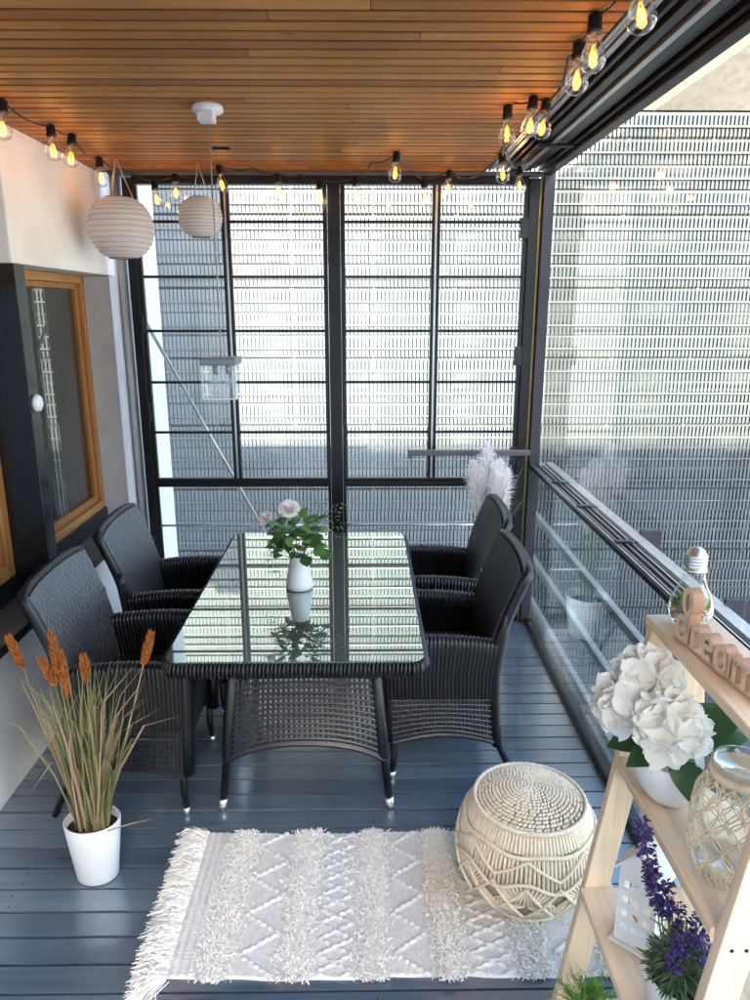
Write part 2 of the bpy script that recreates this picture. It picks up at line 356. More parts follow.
def arc(c, r, a0, a1, n, z=None):
    return [(c[0] + r * math.cos(a0 + (a1 - a0) * i / n), c[1] + r * math.sin(a0 + (a1 - a0) * i / n), c[2] if z is None else z) for i in range(n + 1)]
def lerp(a, b, t): return V(a) * (1 - t) + V(b) * t
def sag(a, b, d, n=10):
    return [lerp(a, b, i / n) - V((0, 0, d * 4 * (i / n) * (1 - i / n))) for i in range(n + 1)]

# ================================================================== SETTING
# ground far below, between the two buildings
MB().box(-60, 80, -60, 120, -9.3, -9.0).build('ground', 'asphalt', kind='structure')
# deck: painted boards with real gaps, over a slab coloured near-black for the gaps' shade
d = MB()
P = .0925; k0 = int(-2.4 / P); k1 = int(4.06 / P)
for k in range(k0, k1 + 1):
    zt = rnd.uniform(-.0012, .0012)
    d.cur = 0; d.box(-1.36, .925, k * P + .0046, (k + 1) * P - .0046, -.028, zt)
    d.cur = 1
    for jx in (-1.12, -.55, .02, .59):
        for jy in (.024, .068): d.lathe([(.0036, zt + .0002), (.0030, zt + .0009), (0, zt + .0006)], 8, (jx + rnd.uniform(-.006, .006), k * P + jy + rnd.uniform(-.003, .003), 0))
d.build('deck', ['deck', 'alu_dark'], kind='structure', bevel=.0016)
MB().box(-1.36, .99, -2.4, 4.1, -.25, -.045).build('balcony_floor', 'dark_gap', kind='structure')
# ceiling: narrow pine slats, near-black backing almost flush to paint the grooves' shade
c = MB(); S = .0665
for k in range(int(-.8 / S), int(3.98 / S) + 1):
    cuts = [-1.36] + sorted(rnd.uniform(-1.1, .4) for _ in range(rnd.choice((0, 1, 1)))) + [.612]
    for xa, xb in zip(cuts, cuts[1:]):
        c.box(xa + .0008, xb - .0008, k * S + .0076, (k + 1) * S - .0076, 2.470 + rnd.uniform(-.0008, .0008), 2.490)
c.build('ceiling', 'ceil', kind='structure', bevel=.0015)
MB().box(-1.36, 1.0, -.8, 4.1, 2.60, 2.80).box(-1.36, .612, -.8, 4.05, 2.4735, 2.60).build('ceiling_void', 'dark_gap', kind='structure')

# ================================================================== OUR HOUSE
h = thing('house_wall', 'white plastered house wall with timber windows and a long dark sill along the balcony', 'wall', (-1.36, 3, 0))
def H(mb): mb.v = [(x + 1.36, y - 3, z) for x, y, z in mb.v]; return mb
H(MB().box(-1.75, -1.36, -2.4, 4.14, -.2, .58)).build('lower_wall', 'plaster', h, bevel=.004)
H(MB().box(-1.75, -1.36, 2.95, 4.14, 1.968, 2.62)).build('upper_wall', 'plaster', h, bevel=.006)
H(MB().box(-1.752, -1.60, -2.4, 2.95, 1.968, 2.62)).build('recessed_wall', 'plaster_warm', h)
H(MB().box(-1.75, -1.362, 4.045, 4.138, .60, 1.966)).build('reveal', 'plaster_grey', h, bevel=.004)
H(MB().box(-1.75, -1.56, -2.4, 1.2, .60, 1.966)).build('side_wall', 'plaster', h)
# the body of the building: storeys above and below, plus a separate shade block
b = MB()
b.box(-7, -4, -12, 4.14, -9, 7.6)
b.box(-4, -1.365, -12, 4.13, 2.62, 7.6)
b.box(-4, -1.365, -12, 4.13, -9, -.2)
b.box(-4, -1.75, 4.0, 4.13, -.2, 2.62)
b.box(-4, -1.75, -12, .9, -.2, 2.62)
b.box(-7, 24, -30, -22, -9, 13.4)  # unseen block far behind, added to cast the shade edge on the facade
H(b).build('building_body', 'plaster', h)
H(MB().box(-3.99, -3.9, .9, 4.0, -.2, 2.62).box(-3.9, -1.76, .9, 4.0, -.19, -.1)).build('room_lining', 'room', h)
# sill
s = H(MB().box(-1.56, -1.325, -2.4, 4.044, .585, .612)).build('sill', 'sill', h, bevel=.003)
H(MB().box(-1.323, -1.317, -2.4, 4.044, .580, .613)).build('sill_trim', 'alu_dark', s)
# black pillar between the windows
p = H(MB().box(-1.75, -1.352, 2.945, 3.03, .614, 1.966)).build('pillar', 'gloss_black', h, bevel=.003)
def window(y0, y1, z0, z1, x, fw):
    """timber casement: wide frame, inner sash, pane, navy flashing under it"""
    wd = H(MB().box(x - .07, x, y0, y0 + fw, z0, z1).box(x - .07, x, y1 - fw, y1, z0, z1)).build('window', 'window_wood', h, bevel=.004)
    H(MB().box(x - .07, x + .001, y0 + fw, y1 - fw, z1 - fw, z1).box(x - .07, x + .001, y0 + fw, y1 - fw, z0, z0 + fw)).build('frame_rail', 'window_wood_h', wd, bevel=.004)
    f2 = .028; a0, a1, c0, c1 = y0 + fw, y1 - fw, z0 + fw, z1 - fw
    H(MB().box(x - .06, x - .022, a0, a0 + f2, c0, c1).box(x - .06, x - .022, a1 - f2, a1, c0, c1)
      .box(x - .06, x - .022, a0 + f2, a1 - f2, c0, c0 + f2 * 1.3).box(x - .06, x - .022, a0 + f2, a1 - f2, c1 - f2, c1)).build('sash', 'window_wood', wd, bevel=.003)
    H(MB().box(x - .046, x - .04, a0 + f2, a1 - f2, c0 + f2 * 1.3, c1 - f2)).build('pane', 'window_glass', wd)
    H(MB().box(x - .05, x + .012, y0, y1, .613, z0)).build('flashing', 'navy', wd, bevel=.003)
window(3.032, 4.043, .70, 1.966, -1.50, .042)
window(1.22, 2.943, .70, 1.966, -1.50, .06)
cm = MB()  # pale sheet added behind the pane for the pale reflection in it
cm.grid(lambda u, v: (-1.72 + .025 * math.sin(u * 60) + 1.36, 3.50 + .52 * u - 3, .62 + 1.34 * v), 60, 2)
cm.build('curtain', 'curtain', h, smooth=True)

# round sensor on the pillar
sm = Matrix.Rotation(R(90), 3, 'Y')
o = MB().lathe([(.0, .024), (.022, .0235), (.032, .018), (.035, .008), (.035, 0)], 28, mat=sm).build('door_chime', 'plastic', smooth=True, loc=(-1.351, 2.985, 1.425))
tag(o, 'small round white plastic button on the glossy black pillar', 'sensor')
# pipe
o = MB().tube([(0, 0, 0), (0, 0, 2.46)], .028, 16).build('drain_pipe', 'pipe', smooth=True, loc=(-1.285, 4.03, 0))
tag(o, 'pale grey vertical pipe between plaster wall and black glazing', 'pipe')

# ================================================================== GLAZED END WALL
g = thing('glazed_wall', 'black framed glass end wall with thin glazing bars behind the dining table', 'glass wall', (0, 4, 0))
def post(x0, x1, y0, y1, z0, z1, m='black', name='post', bev=.003): return MB().box(x0, x1, y0, y1, z0, z1).build(name, m, g, bevel=bev)
post(-1.237, -1.19, -.02, .04, 0, 2.44)
post(-.196, -.132, -.018, .06, 0, 2.44)
post(.84, .892, -.02, .04, 0, 2.44)
post(.8925, .908, -.012, .03, 0, 2.44, 'brass', 'seal_strip')
post(.9085, .965, -.04, .06, 0, 2.46, 'plum', 'corner_post')
post(-1.19, .84, -.015, .045, 2.41, 2.45, name='head_rail')
post(-1.3, .9, -.035, .05, 2.4505, 2.4690, 'slat_rail', 'head_trim')
post(-1.19, .84, -.01, .03, .0, .045, name='bottom_rail')
for (x0, x1) in ((-1.19, -.199), (-.129, .84)):
    z0 = .875
    post(x0, x0 + .022, -.012, .018, z0, 2.408, name='sash_stile'); post(x1 - .022, x1, -.012, .018, z0, 2.408, name='sash_stile')
    post(x0, x1, -.014, .02, .855, .875, name='mid_rail'); post(x0, x1, -.014, .02, .825, .848, name='mid_rail')
    post(x0, x1, -.006, .006, .8485, .8545, 'alu_dark', 'rail_seal', 0)
    mx = (x0 + x1) / 2 - (.02 if x0 > -1 else -.0)
    mx = -.722 if x0 < -1 else .366
    post(mx - .022, mx - .006, -.012, .018, .8755, 2.409, name='mullion'); post(mx + .006, mx + .022, -.012, .018, .8755, 2.409, name='mullion')
    post(mx - .005, mx + .005, -.006, .008, .8755, 2.409, 'alu', 'mullion_seal', 0)
    for a, bb in ((x0 + .022, mx - .022), (mx + .022, x1 - .022)):
        post(a, bb, .002, .008, .876, 2.408, 'glass', 'pane', 0)
        for z in (2.231, 1.959, 1.682, 1.41, 1.135):
            post(a, bb, -.006, .001, z - .0072, z + .0072, name='glazing_bar', bev=0)
    post(x0, x0 + .016, -.01, .016, .046, .8245, name='sash_stile'); post(x1 - .016, x1, -.01, .016, .046, .8245, name='sash_stile')
    post(x0 + .016, x1 - .016, .002, .008, .046, .8245, 'glass', 'pane', 0)
    for z in (.597, .32): MB().tube([(x0 + .016, -.006, z), (x1 - .016, -.006, z)], .006, 8).build('guard_rod', 'alu', g, smooth=True)
for z in (1.25, 1.72): MB().box(-1.19, -1.178, -.03, -.013, z - .05, z + .05).build('hinge', 'alu_dark', g, bevel=.002)
for z in (1.0, 1.55, 2.2): MB().box(.80, .838, -.03, -.013, z - .05, z + .05).build('hinge', 'alu_dark', g, bevel=.002)
# stay bar in front of the glazing
o = MB().box(-.005, .66, -.012, .012, -.016, .016).box(-.005, .02, -.010, .010, -.030, -.0165).box(.62, .655, .012, .05, -.012, .012).build('window_handle_bar', 'grey_metal', bevel=.003, loc=(.235, 3.90, 1.035))
tag(o, 'grey horizontal metal stay bar in front of the right hand glazing', 'bar')

# ================================================================== RIGHT SIDE
t = thing('glass_balustrade', 'clear glass balustrade with a grooved dark aluminium rail along the right side', 'balustrade', (.95, 0, 0))
YA, YB = -2.4, 3.955
MB().box(-.022, .03, YA, YB, 0, .03).build('bottom_track', 'black', t, bevel=.003)
for a, bb in ((YA, .2), (.206, 2.14), (2.146, YB)):
    MB().box(-.004, .004, a, bb, .031, .93).build('glass_panel', 'glass_tint', t)
rl = MB().box(-.035, .085, YA, YB, .93, .948).build('top_rail', 'black', t, bevel=.002)
for x, wd, hh, m in ((-.032, .006, .012, 'alu'), (-.016, .004, .010, 'alu'), (.004, .004, .014, 'alu'), (.030, .005, .012, 'alu'), (-.006, .005, .006, 'alu_dark'), (.018, .005, .007, 'alu_dark')):
    MB().box(x, x + wd, YA, YB, .9485, .9485 + hh).build('rail_groove', m, rl, bevel=.001)
MB().box(.044, .088, YA, YB, .9485, .972).build('rail_cover', 'alu', rl, bevel=.004)
for y in (2.55, 3.05, 3.5, 1.6): MB().box(-.03, .04, y - .012, y + .012, .9606, .969).build('rail_clip', 'black', rl, bevel=.002)
for y in (2.62, 1.95): MB().box(.089, .17, y - .008, y + .008, .90, .985).build('bracket', 'plum', t, bevel=.002)
t = thing('sliding_glass_wall', 'tall frameless sliding glass panes above the balustrade under the ceiling track', 'glass wall', (.95, 0, .98))
for i, (a, bb) in enumerate(((YA, 1.712), (1.718, YB))):
    MB().box(.016 + .0 * i, .022, a, bb, 0, 1.46).build('pane', 'glass', t)
t = thing('ceiling_track', 'dark ribbed aluminium sliding track running along the right ceiling edge', 'track', (.62, 0, 2.47))
MB().box(-.006, .30, -.8, 4.05, .062, .128).build('track_body', 'black', t)
xs = [(.0, .012, .0, 'alu'), (.020, .010, .006, 'alu'), (.036, .012, .002, 'alu'), (.055, .010, .012, 'alu'), (.078, .014, .004, 'alu_dark'), (.105, .03, -.004, 'alu_dark'), (.150, .02, -.010, 'alu'),
      (.182, .028, .0, 'alu_dark'), (.222, .022, .012, 'alu_dark'), (.256, .016, .0, 'alu_dark'), (.28, .045, -.018, 'black')]
for x, wd, z, m in xs:
    MB().box(x, x + wd, -.8, 3.96, z, .061 if z < .05 else z + .02).build('track_fin', m, t, bevel=.0015)
MB().box(.10, .25, 3.28, 3.31, -.02, -.0185 + .012).build('track_clip', 'black', t, bevel=.002)

# slim pale bars added outside in place of reflections in the balustrade glass
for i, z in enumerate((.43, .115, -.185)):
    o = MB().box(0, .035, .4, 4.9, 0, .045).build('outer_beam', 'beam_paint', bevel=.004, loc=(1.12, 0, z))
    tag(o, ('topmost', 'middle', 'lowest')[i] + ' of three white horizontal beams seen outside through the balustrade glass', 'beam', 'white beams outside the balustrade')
# column and tie rod beyond the glazing
o = MB().box(-1.75, -1.30, -.13, .12, -9, 7.5).box(-1.75, -1.304, .124, .36, -9, 7.5).build('white_column', 'column', bevel=.006, loc=(0, 4.42, 0))
tag(o, 'white outdoor column behind the left glazing beside the pipe', 'column')
o = MB().tube([(-1.32, 4.30, 1.84), (-.55, 4.30, .30)], .011, 10).tube([(-1.33, 4.30, 1.86), (-1.295, 4.30, 1.79)], .015, 10).build('tie_rod', 'steel', smooth=True)
tag(o, 'diagonal steel tie rod outside the left glazing', 'rod')

# ================================================================== FACADE ACROSS THE YARD
f = thing('office_building', 'large pale building across the yard screened with rows of upright metal slats', 'building', (0, 12, -9))
X0, X1 = -9.0, 11.0
MB().box(X0, X1, .50, 1.5, 0, 16.3).build('back_wall', 'facade_wall', f)
MB().box(3.45, X1, .0, .49, 13.68, 16.4).build('stone_wall', 'stone', f)
# slats: rows of twisted blades
sb = MB(); ph = R(25); hw = .0265; cx, sx_ = math.cos(ph) * hw, math.sin(ph) * hw; th = .004
ROW = .365; ztop = 13.64; pitch = .0635
nrow = 28
gaps = [.045, .022, .034]
for r in range(-7, nrow):
    z1 = ztop - r * ROW; z0 = z1 - ROW + gaps[r % 3]
    n = int((X1 - X0) / pitch)
    off = rnd.uniform(0, .02)
    for k in range(n):
        x = X0 + k * pitch + off
        if r < 0 and x > 3.41: break
        sb.hexa([(x - cx, -sx_, z0), (x + cx, sx_, z0), (x + cx - th * .4, sx_ + th, z0), (x - cx - th * .4, -sx_ + th, z0)],
                [(x - cx, -sx_, z1), (x + cx, sx_, z1), (x + cx - th * .4, sx_ + th, z1), (x - cx - th * .4, -sx_ + th, z1)])
sb.build('slat_screen', 'slat', f)
rb = MB(); gb = MB()  # gb: dark bands painting the shade of rails and floor beams
for r in range(-7, nrow):
    z1 = ztop - r * ROW; XE = X1 if r >= 0 else 3.43
    rb.box(X0, XE, -.045, -.030, z1 - .20, z1 - .178)
    if r % 3 != 1: rb.box(X0, XE, .045, .06, z1 - .02, z1 + .02)
    if r % 3 == 0: gb.box(X0, XE, .07, .42, z1 - ROW - .02, z1 - ROW + .06)
    if r % 3 == 2: gb.box(X0, XE, .10, .16, z1 - .16, z1 - .12)
rb.build('screen_rail', 'slat_rail', f); gb.build('service_walkway', 'facade_grate', f)
pb = MB()
for i, x in enumerate([X0 + 1.3 * k for k in range(20)]): pb.box(x, x + .05, .06, .12, 0, ztop if x > 3.3 else ztop + 2.5)
pb.build('screen_post', 'slat_rail', f)
wr = random.Random(3)
for r in range(6):
    x = X0 + .6
    while x < X1 - 2:
        ww = wr.choice((.7, 1.1, 1.6)); z = ztop - 1.15 - r * 3 * ROW * 1.0
        if wr.random() < (.22 if x < 2.5 else .62): MB().box(x, x + ww, .47, .499, z - .35, z + .33).build('facade_window', 'facade_dark', f)
        x += ww + wr.uniform(.3, 1.5)
MB().box(-.95, -.5, .2, .35, 0, ztop).build('downpipe_shaft', 'facade_grate', f)
MB().box(3.95, 4.15, -.06, -.01, 13.86, 14.06).build('facade_lamp', 'black', f)

# ================================================================== WICKER CHAIRS
def ribs(fn, nrm, length, pitch, amp, nv, weave=26, per=7):
    """surface fn(u,v) woven of strands running along v, spaced along u"""
    nr = max(1, int(round(length / pitch))); nu = nr * per
    mb = MB()
    def g(u, v):
        k = u * nr; ph_ = k - math.floor(k); odd = int(math.floor(k)) % 2
        hgt = amp * math.sqrt(max(0, 1 - (2 * ph_ - 1) ** 2)) * (.90 + .10 * math.cos(2 * PI * weave * v + PI * odd))
        return V(fn(u, v)) + V(nrm(u, v)) * hgt
    return mb.grid(g, nu, nv)
def wicker_chair():
    t = thing('wicker_chair', 'x', 'chair')
    # back: a slab leaning back, a little hollow, with rounded shoulders
    def bx(v): return -.125 - .045 * v - .082 * v * v          # front face of back, v = 0 seat .. 1 top
    def bz(u, v): return .40 + .475 * v - .012 * (abs(2 * u - 1) ** 4) * v
    def by(u, v): return (u - .5) * (.46 + .04 * v)
    def bf(u, v): return (bx(v) - .018 * (1 - (2 * u - 1) ** 2) , by(u, v), bz(u, v))
    b = ribs(bf, lambda u, v: (1, 0, .3), .5, .0172, .0085, 36, 26)
    b2 = ribs(lambda u, v: (bx(v) - .042 - .012 * (1 - (2 * u - 1) ** 2), by(u, v), bz(u, v)), lambda u, v: (-1, 0, -.3), .5, .0172, .006, 24, 18)
    b.add(b2.v, b2.f)
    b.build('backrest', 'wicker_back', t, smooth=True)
    # border roll round the back
    pts = []
    for i in range(13): v = i / 12; pts.append((bx(v) - .02, by(0, v), bz(0, v)))
    for i in range(1, 13): u = i / 12; pts.append((bx(1) - .02 - .016 * (1 - (2 * u - 1) ** 2), by(u, 1), bz(u, 1)))
    for i in range(11, -1, -1): v = i / 12; pts.append((bx(v) - .02, by(1, v), bz(1, v)))
    MB().tube(pts, .021, 8).build('back_border', 'wicker', t, smooth=True)
    # seat
    ribs(lambda u, v: (-.15 + .38 * v, (u - .5) * .44, .425 - .02 * math.sin(PI * v) * math.sin(PI * u)), lambda u, v: (0, 0, 1), .44, .014, .005, 20, 14).build('seat', 'wicker', t, smooth=True)
    ribs(lambda u, v: (.232 - .03 * (1 - v), (u - .5) * .46, .20 + .225 * v), lambda u, v: (1, 0, 0), .46, .014, .004, 12, 8).build('front_panel', 'wicker', t, smooth=True)
    ribs(lambda u, v: (-.165 - .03 * (1 - v), (u - .5) * .46, .17 + .25 * v), lambda u, v: (-1, 0, 0), .46, .014, .004, 12, 8).build('rear_panel', 'wicker', t, smooth=True)
    for s in (-1, 1):
        # arm: woven outer side, rolled top, woven inner side
        def rear(z): return -.158 - .12 * max(0, (z - .45)) - .02 * ((.45 - z) / .3) ** 2 * (1 if z < .45 else 0)
        def front(z): return .242 - .035 * (.6 - z)
        def ztop(q): return .605 - .02 * (1 - q) + .012 * math.sin(PI * q)
        a = MB()
        def af(u, v):
            # v: 0 outer bottom -> .6 outer top -> .72 roll -> 1 inner bottom
            L = [(0, .25, .36), (.58, .255, None), (.64, .247, .9), (.7, .228, 1), (.76, .208, .9), (.82, .2, None), (1, .2, .42)]
            q = u
            zt = .60 - .012 * q + .014 * math.sin(PI * q)
            zz = {0: .355, 1: zt - .02, 2: zt - .006, 3: zt, 4: zt - .006, 5: zt - .02, 6: .42}
            k = 0
            while k < 5 and v > L[k + 1][0]: k += 1
            f_ = (v - L[k][0]) / (L[k + 1][0] - L[k][0])
            yy = L[k][1] * (1 - f_) + L[k + 1][1] * f_; z = zz[k] * (1 - f_) + zz[k + 1] * f_
            x = front(z) * (1 - q) + rear(z) * q
            return (x, s * yy, z)
        def an(u, v):
            if v < .58: return (0, s, 0)
            if v > .82: return (0, -s, 0)
            t_ = (v - .58) / .24; return (0, s * math.cos(PI * t_), math.sin(PI * t_))
        a = ribs(af, an, .40, .0148, .0062, 34, 0, 6)
        arm = a.build('armrest', 'wicker', t, smooth=True)
        MB().tube([(front(z) + .004, s * .228, z) for z in (.17, .3, .45, .56, .59)], .027, 8).build('front_post', 'wicker', arm, smooth=True)
        MB().tube([(rear(z) - .012, s * .24, z) for z in (.15, .25, .35, .45, .55, .62, .7)], .022, 8).build('rear_post', 'wicker', arm, smooth=True)
        # open lattice below
        l = MB(); n = 27
        for i in range(n + 1):
            q = i / n
            pts = [((front(z) - .01) * (1 - q) + rear(z) * q, s * .248, z) for z in (.17 + .035 * math.sin(PI * q), .26, .36)]
            l.bar(pts[0], pts[2], .0108, .005, up=(0, 1, 0))
        for z in [.185 + .0235 * k for k in range(8)]:
            l.tube([((front(z) - .01) * (1 - q / 10) + rear(z) * q / 10, s * .2485, z + .035 * math.sin(PI * q / 10) * (1 - (z - .185) / .17)) for q in range(11)], .0045, 5)
        l.tube([((front(.17) - .01) * (1 - q / 12) + rear(.17) * q / 12, s * .248, .168 + .035 * math.sin(PI * q / 12)) for q in range(13)], .011, 7)
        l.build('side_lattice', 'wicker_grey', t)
        fl = MB().tube([(.215, s * .225, .30), (.212, s * .228, .10), (.218, s * .232, .028)], [.015, .014, .0115], 10).build('leg', 'wicker', t, smooth=True)
        MB().tube([(.2178, s * .2318, .030), (.219, s * .2324, 0.0)], [.0132, .012], 12).build('foot_cap', 'cap', fl, smooth=True)
        MB().tube([(-.17, s * .228, .30), (-.195, s * .232, .15), (-.262, s * .238, .002)], [.017, .015, .012], 10).build('leg', 'wicker', t, smooth=True)
    return t
ch0 = wicker_chair()
CH = [(-.882, 2.53, 0, 'black wicker armchair by the sill nearest the potted grass, on the left of the table'),
      (-.872, 3.20, 1, 'black wicker armchair in the far left corner under the window sill'),
      (.318, 2.735, 180, 'black wicker armchair on the right of the table, nearer the round pouf'),
      (.365, 3.36, 179, 'black wicker armchair on the right of the table, in front of the pampas grass')]
for i, (x, y, a, lab) in enumerate(CH):
    o = ch0 if i == 0 else copy_tree(ch0)
    o.location = (x, y, 0); o.rotation_euler = (0, 0, R(a)); tag(o, lab, 'chair', 'wicker armchairs round the table')

# ================================================================== TABLE
t = thing('dining_table', 'black wicker dining table with a mirror bright glass top', 'table', (-.226, 2.71, 0))
HX, HY, rc = .412, .675, .05
def rrect(hx, hy, r, n=6):
    out = []
    for cx_, cy_, a in ((hx - r, hy - r, 0), (-hx + r, hy - r, 90), (-hx + r, -hy + r, 180), (hx - r, -hy + r, 270)):
        for i in range(n + 1): an = R(a + 90 * i / n); out.append((cx_ + r * math.cos(an), cy_ + r * math.sin(an)))
    return out
def slab(ring, z0, z1):
    m = MB(); n = len(ring)
    return m.add([(x, y, z0) for x, y in ring] + [(x, y, z1) for x, y in ring],
                 [tuple(range(n))[::-1], tuple(range(n, 2 * n))] + [(i, (i + 1) % n, n + (i + 1) % n, n + i) for i in range(n)])
slab(rrect(HX - .006, HY - .006, rc), .7375, .744).build('glass_top', 'table_glass', t, bevel=.0015)
# woven rim: short strands wrapped over the edge
ring = rrect(HX, HY, rc + .005, 8)
L = [V((*p, 0)) for p in ring]; per = [0]
for i in range(len(L)): per.append(per[-1] + (L[(i + 1) % len(L)] - L[i]).length)
def onring(s_):
    s_ %= per[-1]; i = 0
    while per[i + 1] < s_: i += 1
    f_ = (s_ - per[i]) / (per[i + 1] - per[i]); a = L[i]; bb = L[(i + 1) % len(L)]; d_ = (bb - a).normalized()
    return a.lerp(bb, f_), V((d_.y, -d_.x, 0)), d_
rm = MB(); ns = int(per[-1] / .0125)
for i in range(ns):
    p_, nn, dd = onring(i * per[-1] / ns)
    k = .0035 if i % 2 else .001
    rm.tube([p_ - nn * .03 + V((0, 0, .735)), p_ + nn * (.0 + k) + V((0, 0, .734)), p_ + nn * (.004 + k) + V((0, 0, .716)), p_ + nn * (.0 + k) + V((0, 0, .698)), p_ - nn * .03 + V((0, 0, .694))], .0062, 5)
rm.build('woven_rim', 'wicker', t, smooth=True)
slab(rrect(HX - .012, HY - .012, rc), .69, .731).build('table_board', 'wicker', t)
# apron: open wicker skirt flaring towards the floor, arched at the bottom
def apron(axis, sgn):
    m = MB(); n = 30 if axis == 'x' else 52
    def pt(q, z):
        k = (.70 - z) / .50; ax = .258 + .035 * k; ay = .345 + .035 * k
        arch = .07 * (1 - abs(2 * q - 1) ** 2.5) * max(0, k - .3) / .7
        if axis == 'x': return V(((2 * q - 1) * ax, sgn * ay, z + arch))
        return V((sgn * ax, (2 * q - 1) * ay, z + arch))
    up = (0, 1, 0) if axis == 'x' else (1, 0, 0)
    for i in range(n + 1):
        q = i / n
        zs = [.695, .5, .36, .20]
        for z0, z1 in zip(zs, zs[1:]): m.bar(pt(q, z0), pt(q, z1), .0118, .005, up)
    for j in range(21):
        z = .69 - .49 * j / 20
        m.tube([pt(i / 14, z) for i in range(15)], 0.0058 if j < 20 else .012, 5)
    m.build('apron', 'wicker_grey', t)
for sg in (-1, 1): apron('x', sg); apron('y', sg)
for sx in (-1, 1):
    for sy in (-1, 1):
        lg = MB().tube([(sx * .245, sy * .335, .70), (sx * .285, sy * .372, .22), (sx * .288, sy * .374, .20), (sx * .307, sy * .388, .045)], [.021, .0215, .0155, .0135], 12).build('leg', 'wicker', t, smooth=True)
        MB().tube([(sx * .3065, sy * .3876, .048), (sx * .3115, sy * .391, 0)], [.0165, .0148], 14).build('foot_cap', 'cap', lg, smooth=True)

# vase of flowers on the table
t = thing('flower_vase', 'white tapered vase holding a pale rose and green foliage on the glass table', 'vase', (-.262, 2.66, .7445))
MB().lathe([(.048, 0), (.053, .004), (.052, .02), (.034, .125), (.032, .132), (.029, .13), (.03, .11), (.0, .10)], 36).build('vase_body', 'white', t, smooth=True)
def rose(mb, c, r, up=(0, 0, 1), layers=5, rr=rnd):
    c = V(c); q = V((0, 0, 1)).rotation_difference(V(up)).to_matrix()
    for L_ in range(layers):
        n = 3 + L_; rad = r * (.18 + .82 * L_ / (layers - 1)); open_ = .15 + .75 * L_ / (layers - 1)
        for k in range(n):
            a0 = 2 * PI * (k + .5 * (L_ % 2)) / n + rr.uniform(-.1, .1); span = 2 * PI / n * .75
            def fn(u, v):
                a = a0 + (u - .5) * 2 * span * (.55 + .45 * math.sin(PI * min(1, v + .15)))
                rd = rad * (.35 + .65 * v ** .7) * (1 + .25 * open_ * v * v)
                z = r * (1.35 * v ** .8 * (1 - .32 * open_) - .35 * open_ * v ** 4 - .35)
                return c + q @ V((rd * math.cos(a), rd * math.sin(a), z))
            mb.grid(fn, 5, 5)
rs = MB(); rose(rs, (-.03, -.01, .318), .034, (.05, -.85, 1)); rs.build('rose', 'rose', t, smooth=True)
rs = MB(); rose(rs, (-.118, -.015, .288), .024, (-.4, -.7, 1), 4); rs.build('rose', 'rose', t, smooth=True)
tw = MB(); lf = MB(); r2 = random.Random(5)
for (tx, ty, tz) in [(-.03, 0, .30), (-.118, -.01, .27), (-.10, .03, .33), (.05, .02, .30), (.11, .0, .27), (.14, .01, .33), (.10, .03, .24), (-.12, -.02, .20), (-.08, -.03, .15), (.07, -.05, .17), (.01, -.05, .22), (-.06, -.04, .24)]:
    tw.tube([(0, 0, .10), (tx * .4, ty * .4, .10 + (tz - .1) * .55), (tx, ty, tz)], [.0022, .0018, .001], 5)
for k in range(95):   # broad leaves
    a = r2.uniform(0, 2 * PI); e = r2.uniform(-.4, 1.0); rd = r2.uniform(.02, .075)
    p_ = (rd * math.cos(a) * 1.15 - .012, rd * math.sin(a) * .8 - .005, .155 + r2.uniform(0, .12))
    lf.leaf(p_, (math.cos(a) * 1.1, math.sin(a) - .2, e), (0, -.35, 1), r2.uniform(.035, .06), r2.uniform(.028, .042), .35, .2)
for q_ in ((.06, -.05, .175, .9, -.5, -.1), (.05, -.05, .20, .7, -.7, .3), (.03, -.06, .15, .2, -1, -.3), (.08, -.03, .15, 1, -.2, -.1)):
    lf.leaf(q_[:3], q_[3:], (0, -.7, .7), .055, .05, .2, .1)
lf.build('foliage', 'leaf', t, smooth=True)
sp = MB()
for k in range(90):   # airy sprays to the right and drooping on the left
    if k < 60: s0 = V((.05 + .13 * r2.random(), r2.uniform(-.03, .04), .2 + .15 * r2.random()))
    else: s0 = V((-.13 + .06 * r2.random(), r2.uniform(-.05, .02), .06 + .12 * r2.random()))
    sp.leaf(s0, (r2.uniform(-.4, 1), r2.uniform(-.5, .5), r2.uniform(-.3, .8)), (0, -.5, 1), .011, .006, .1, .1, n=3)
for k in range(7): sp.blade([(-.03, -.02, .15), (-.09 - .012 * k * .5, -.04, .16), (-.10 - .008 * k, -.045, .055 + .01 * (k % 3))], .002)
for k in range(6): sp.blade([(.02, 0, .18), (.09, 0, .24 + .02 * k), (.17, .01, .20 + .035 * k)], .002)
sp.build('spray', 'leaf_grey', t, smooth=True); tw.build('stem', 'twig', t, smooth=True)

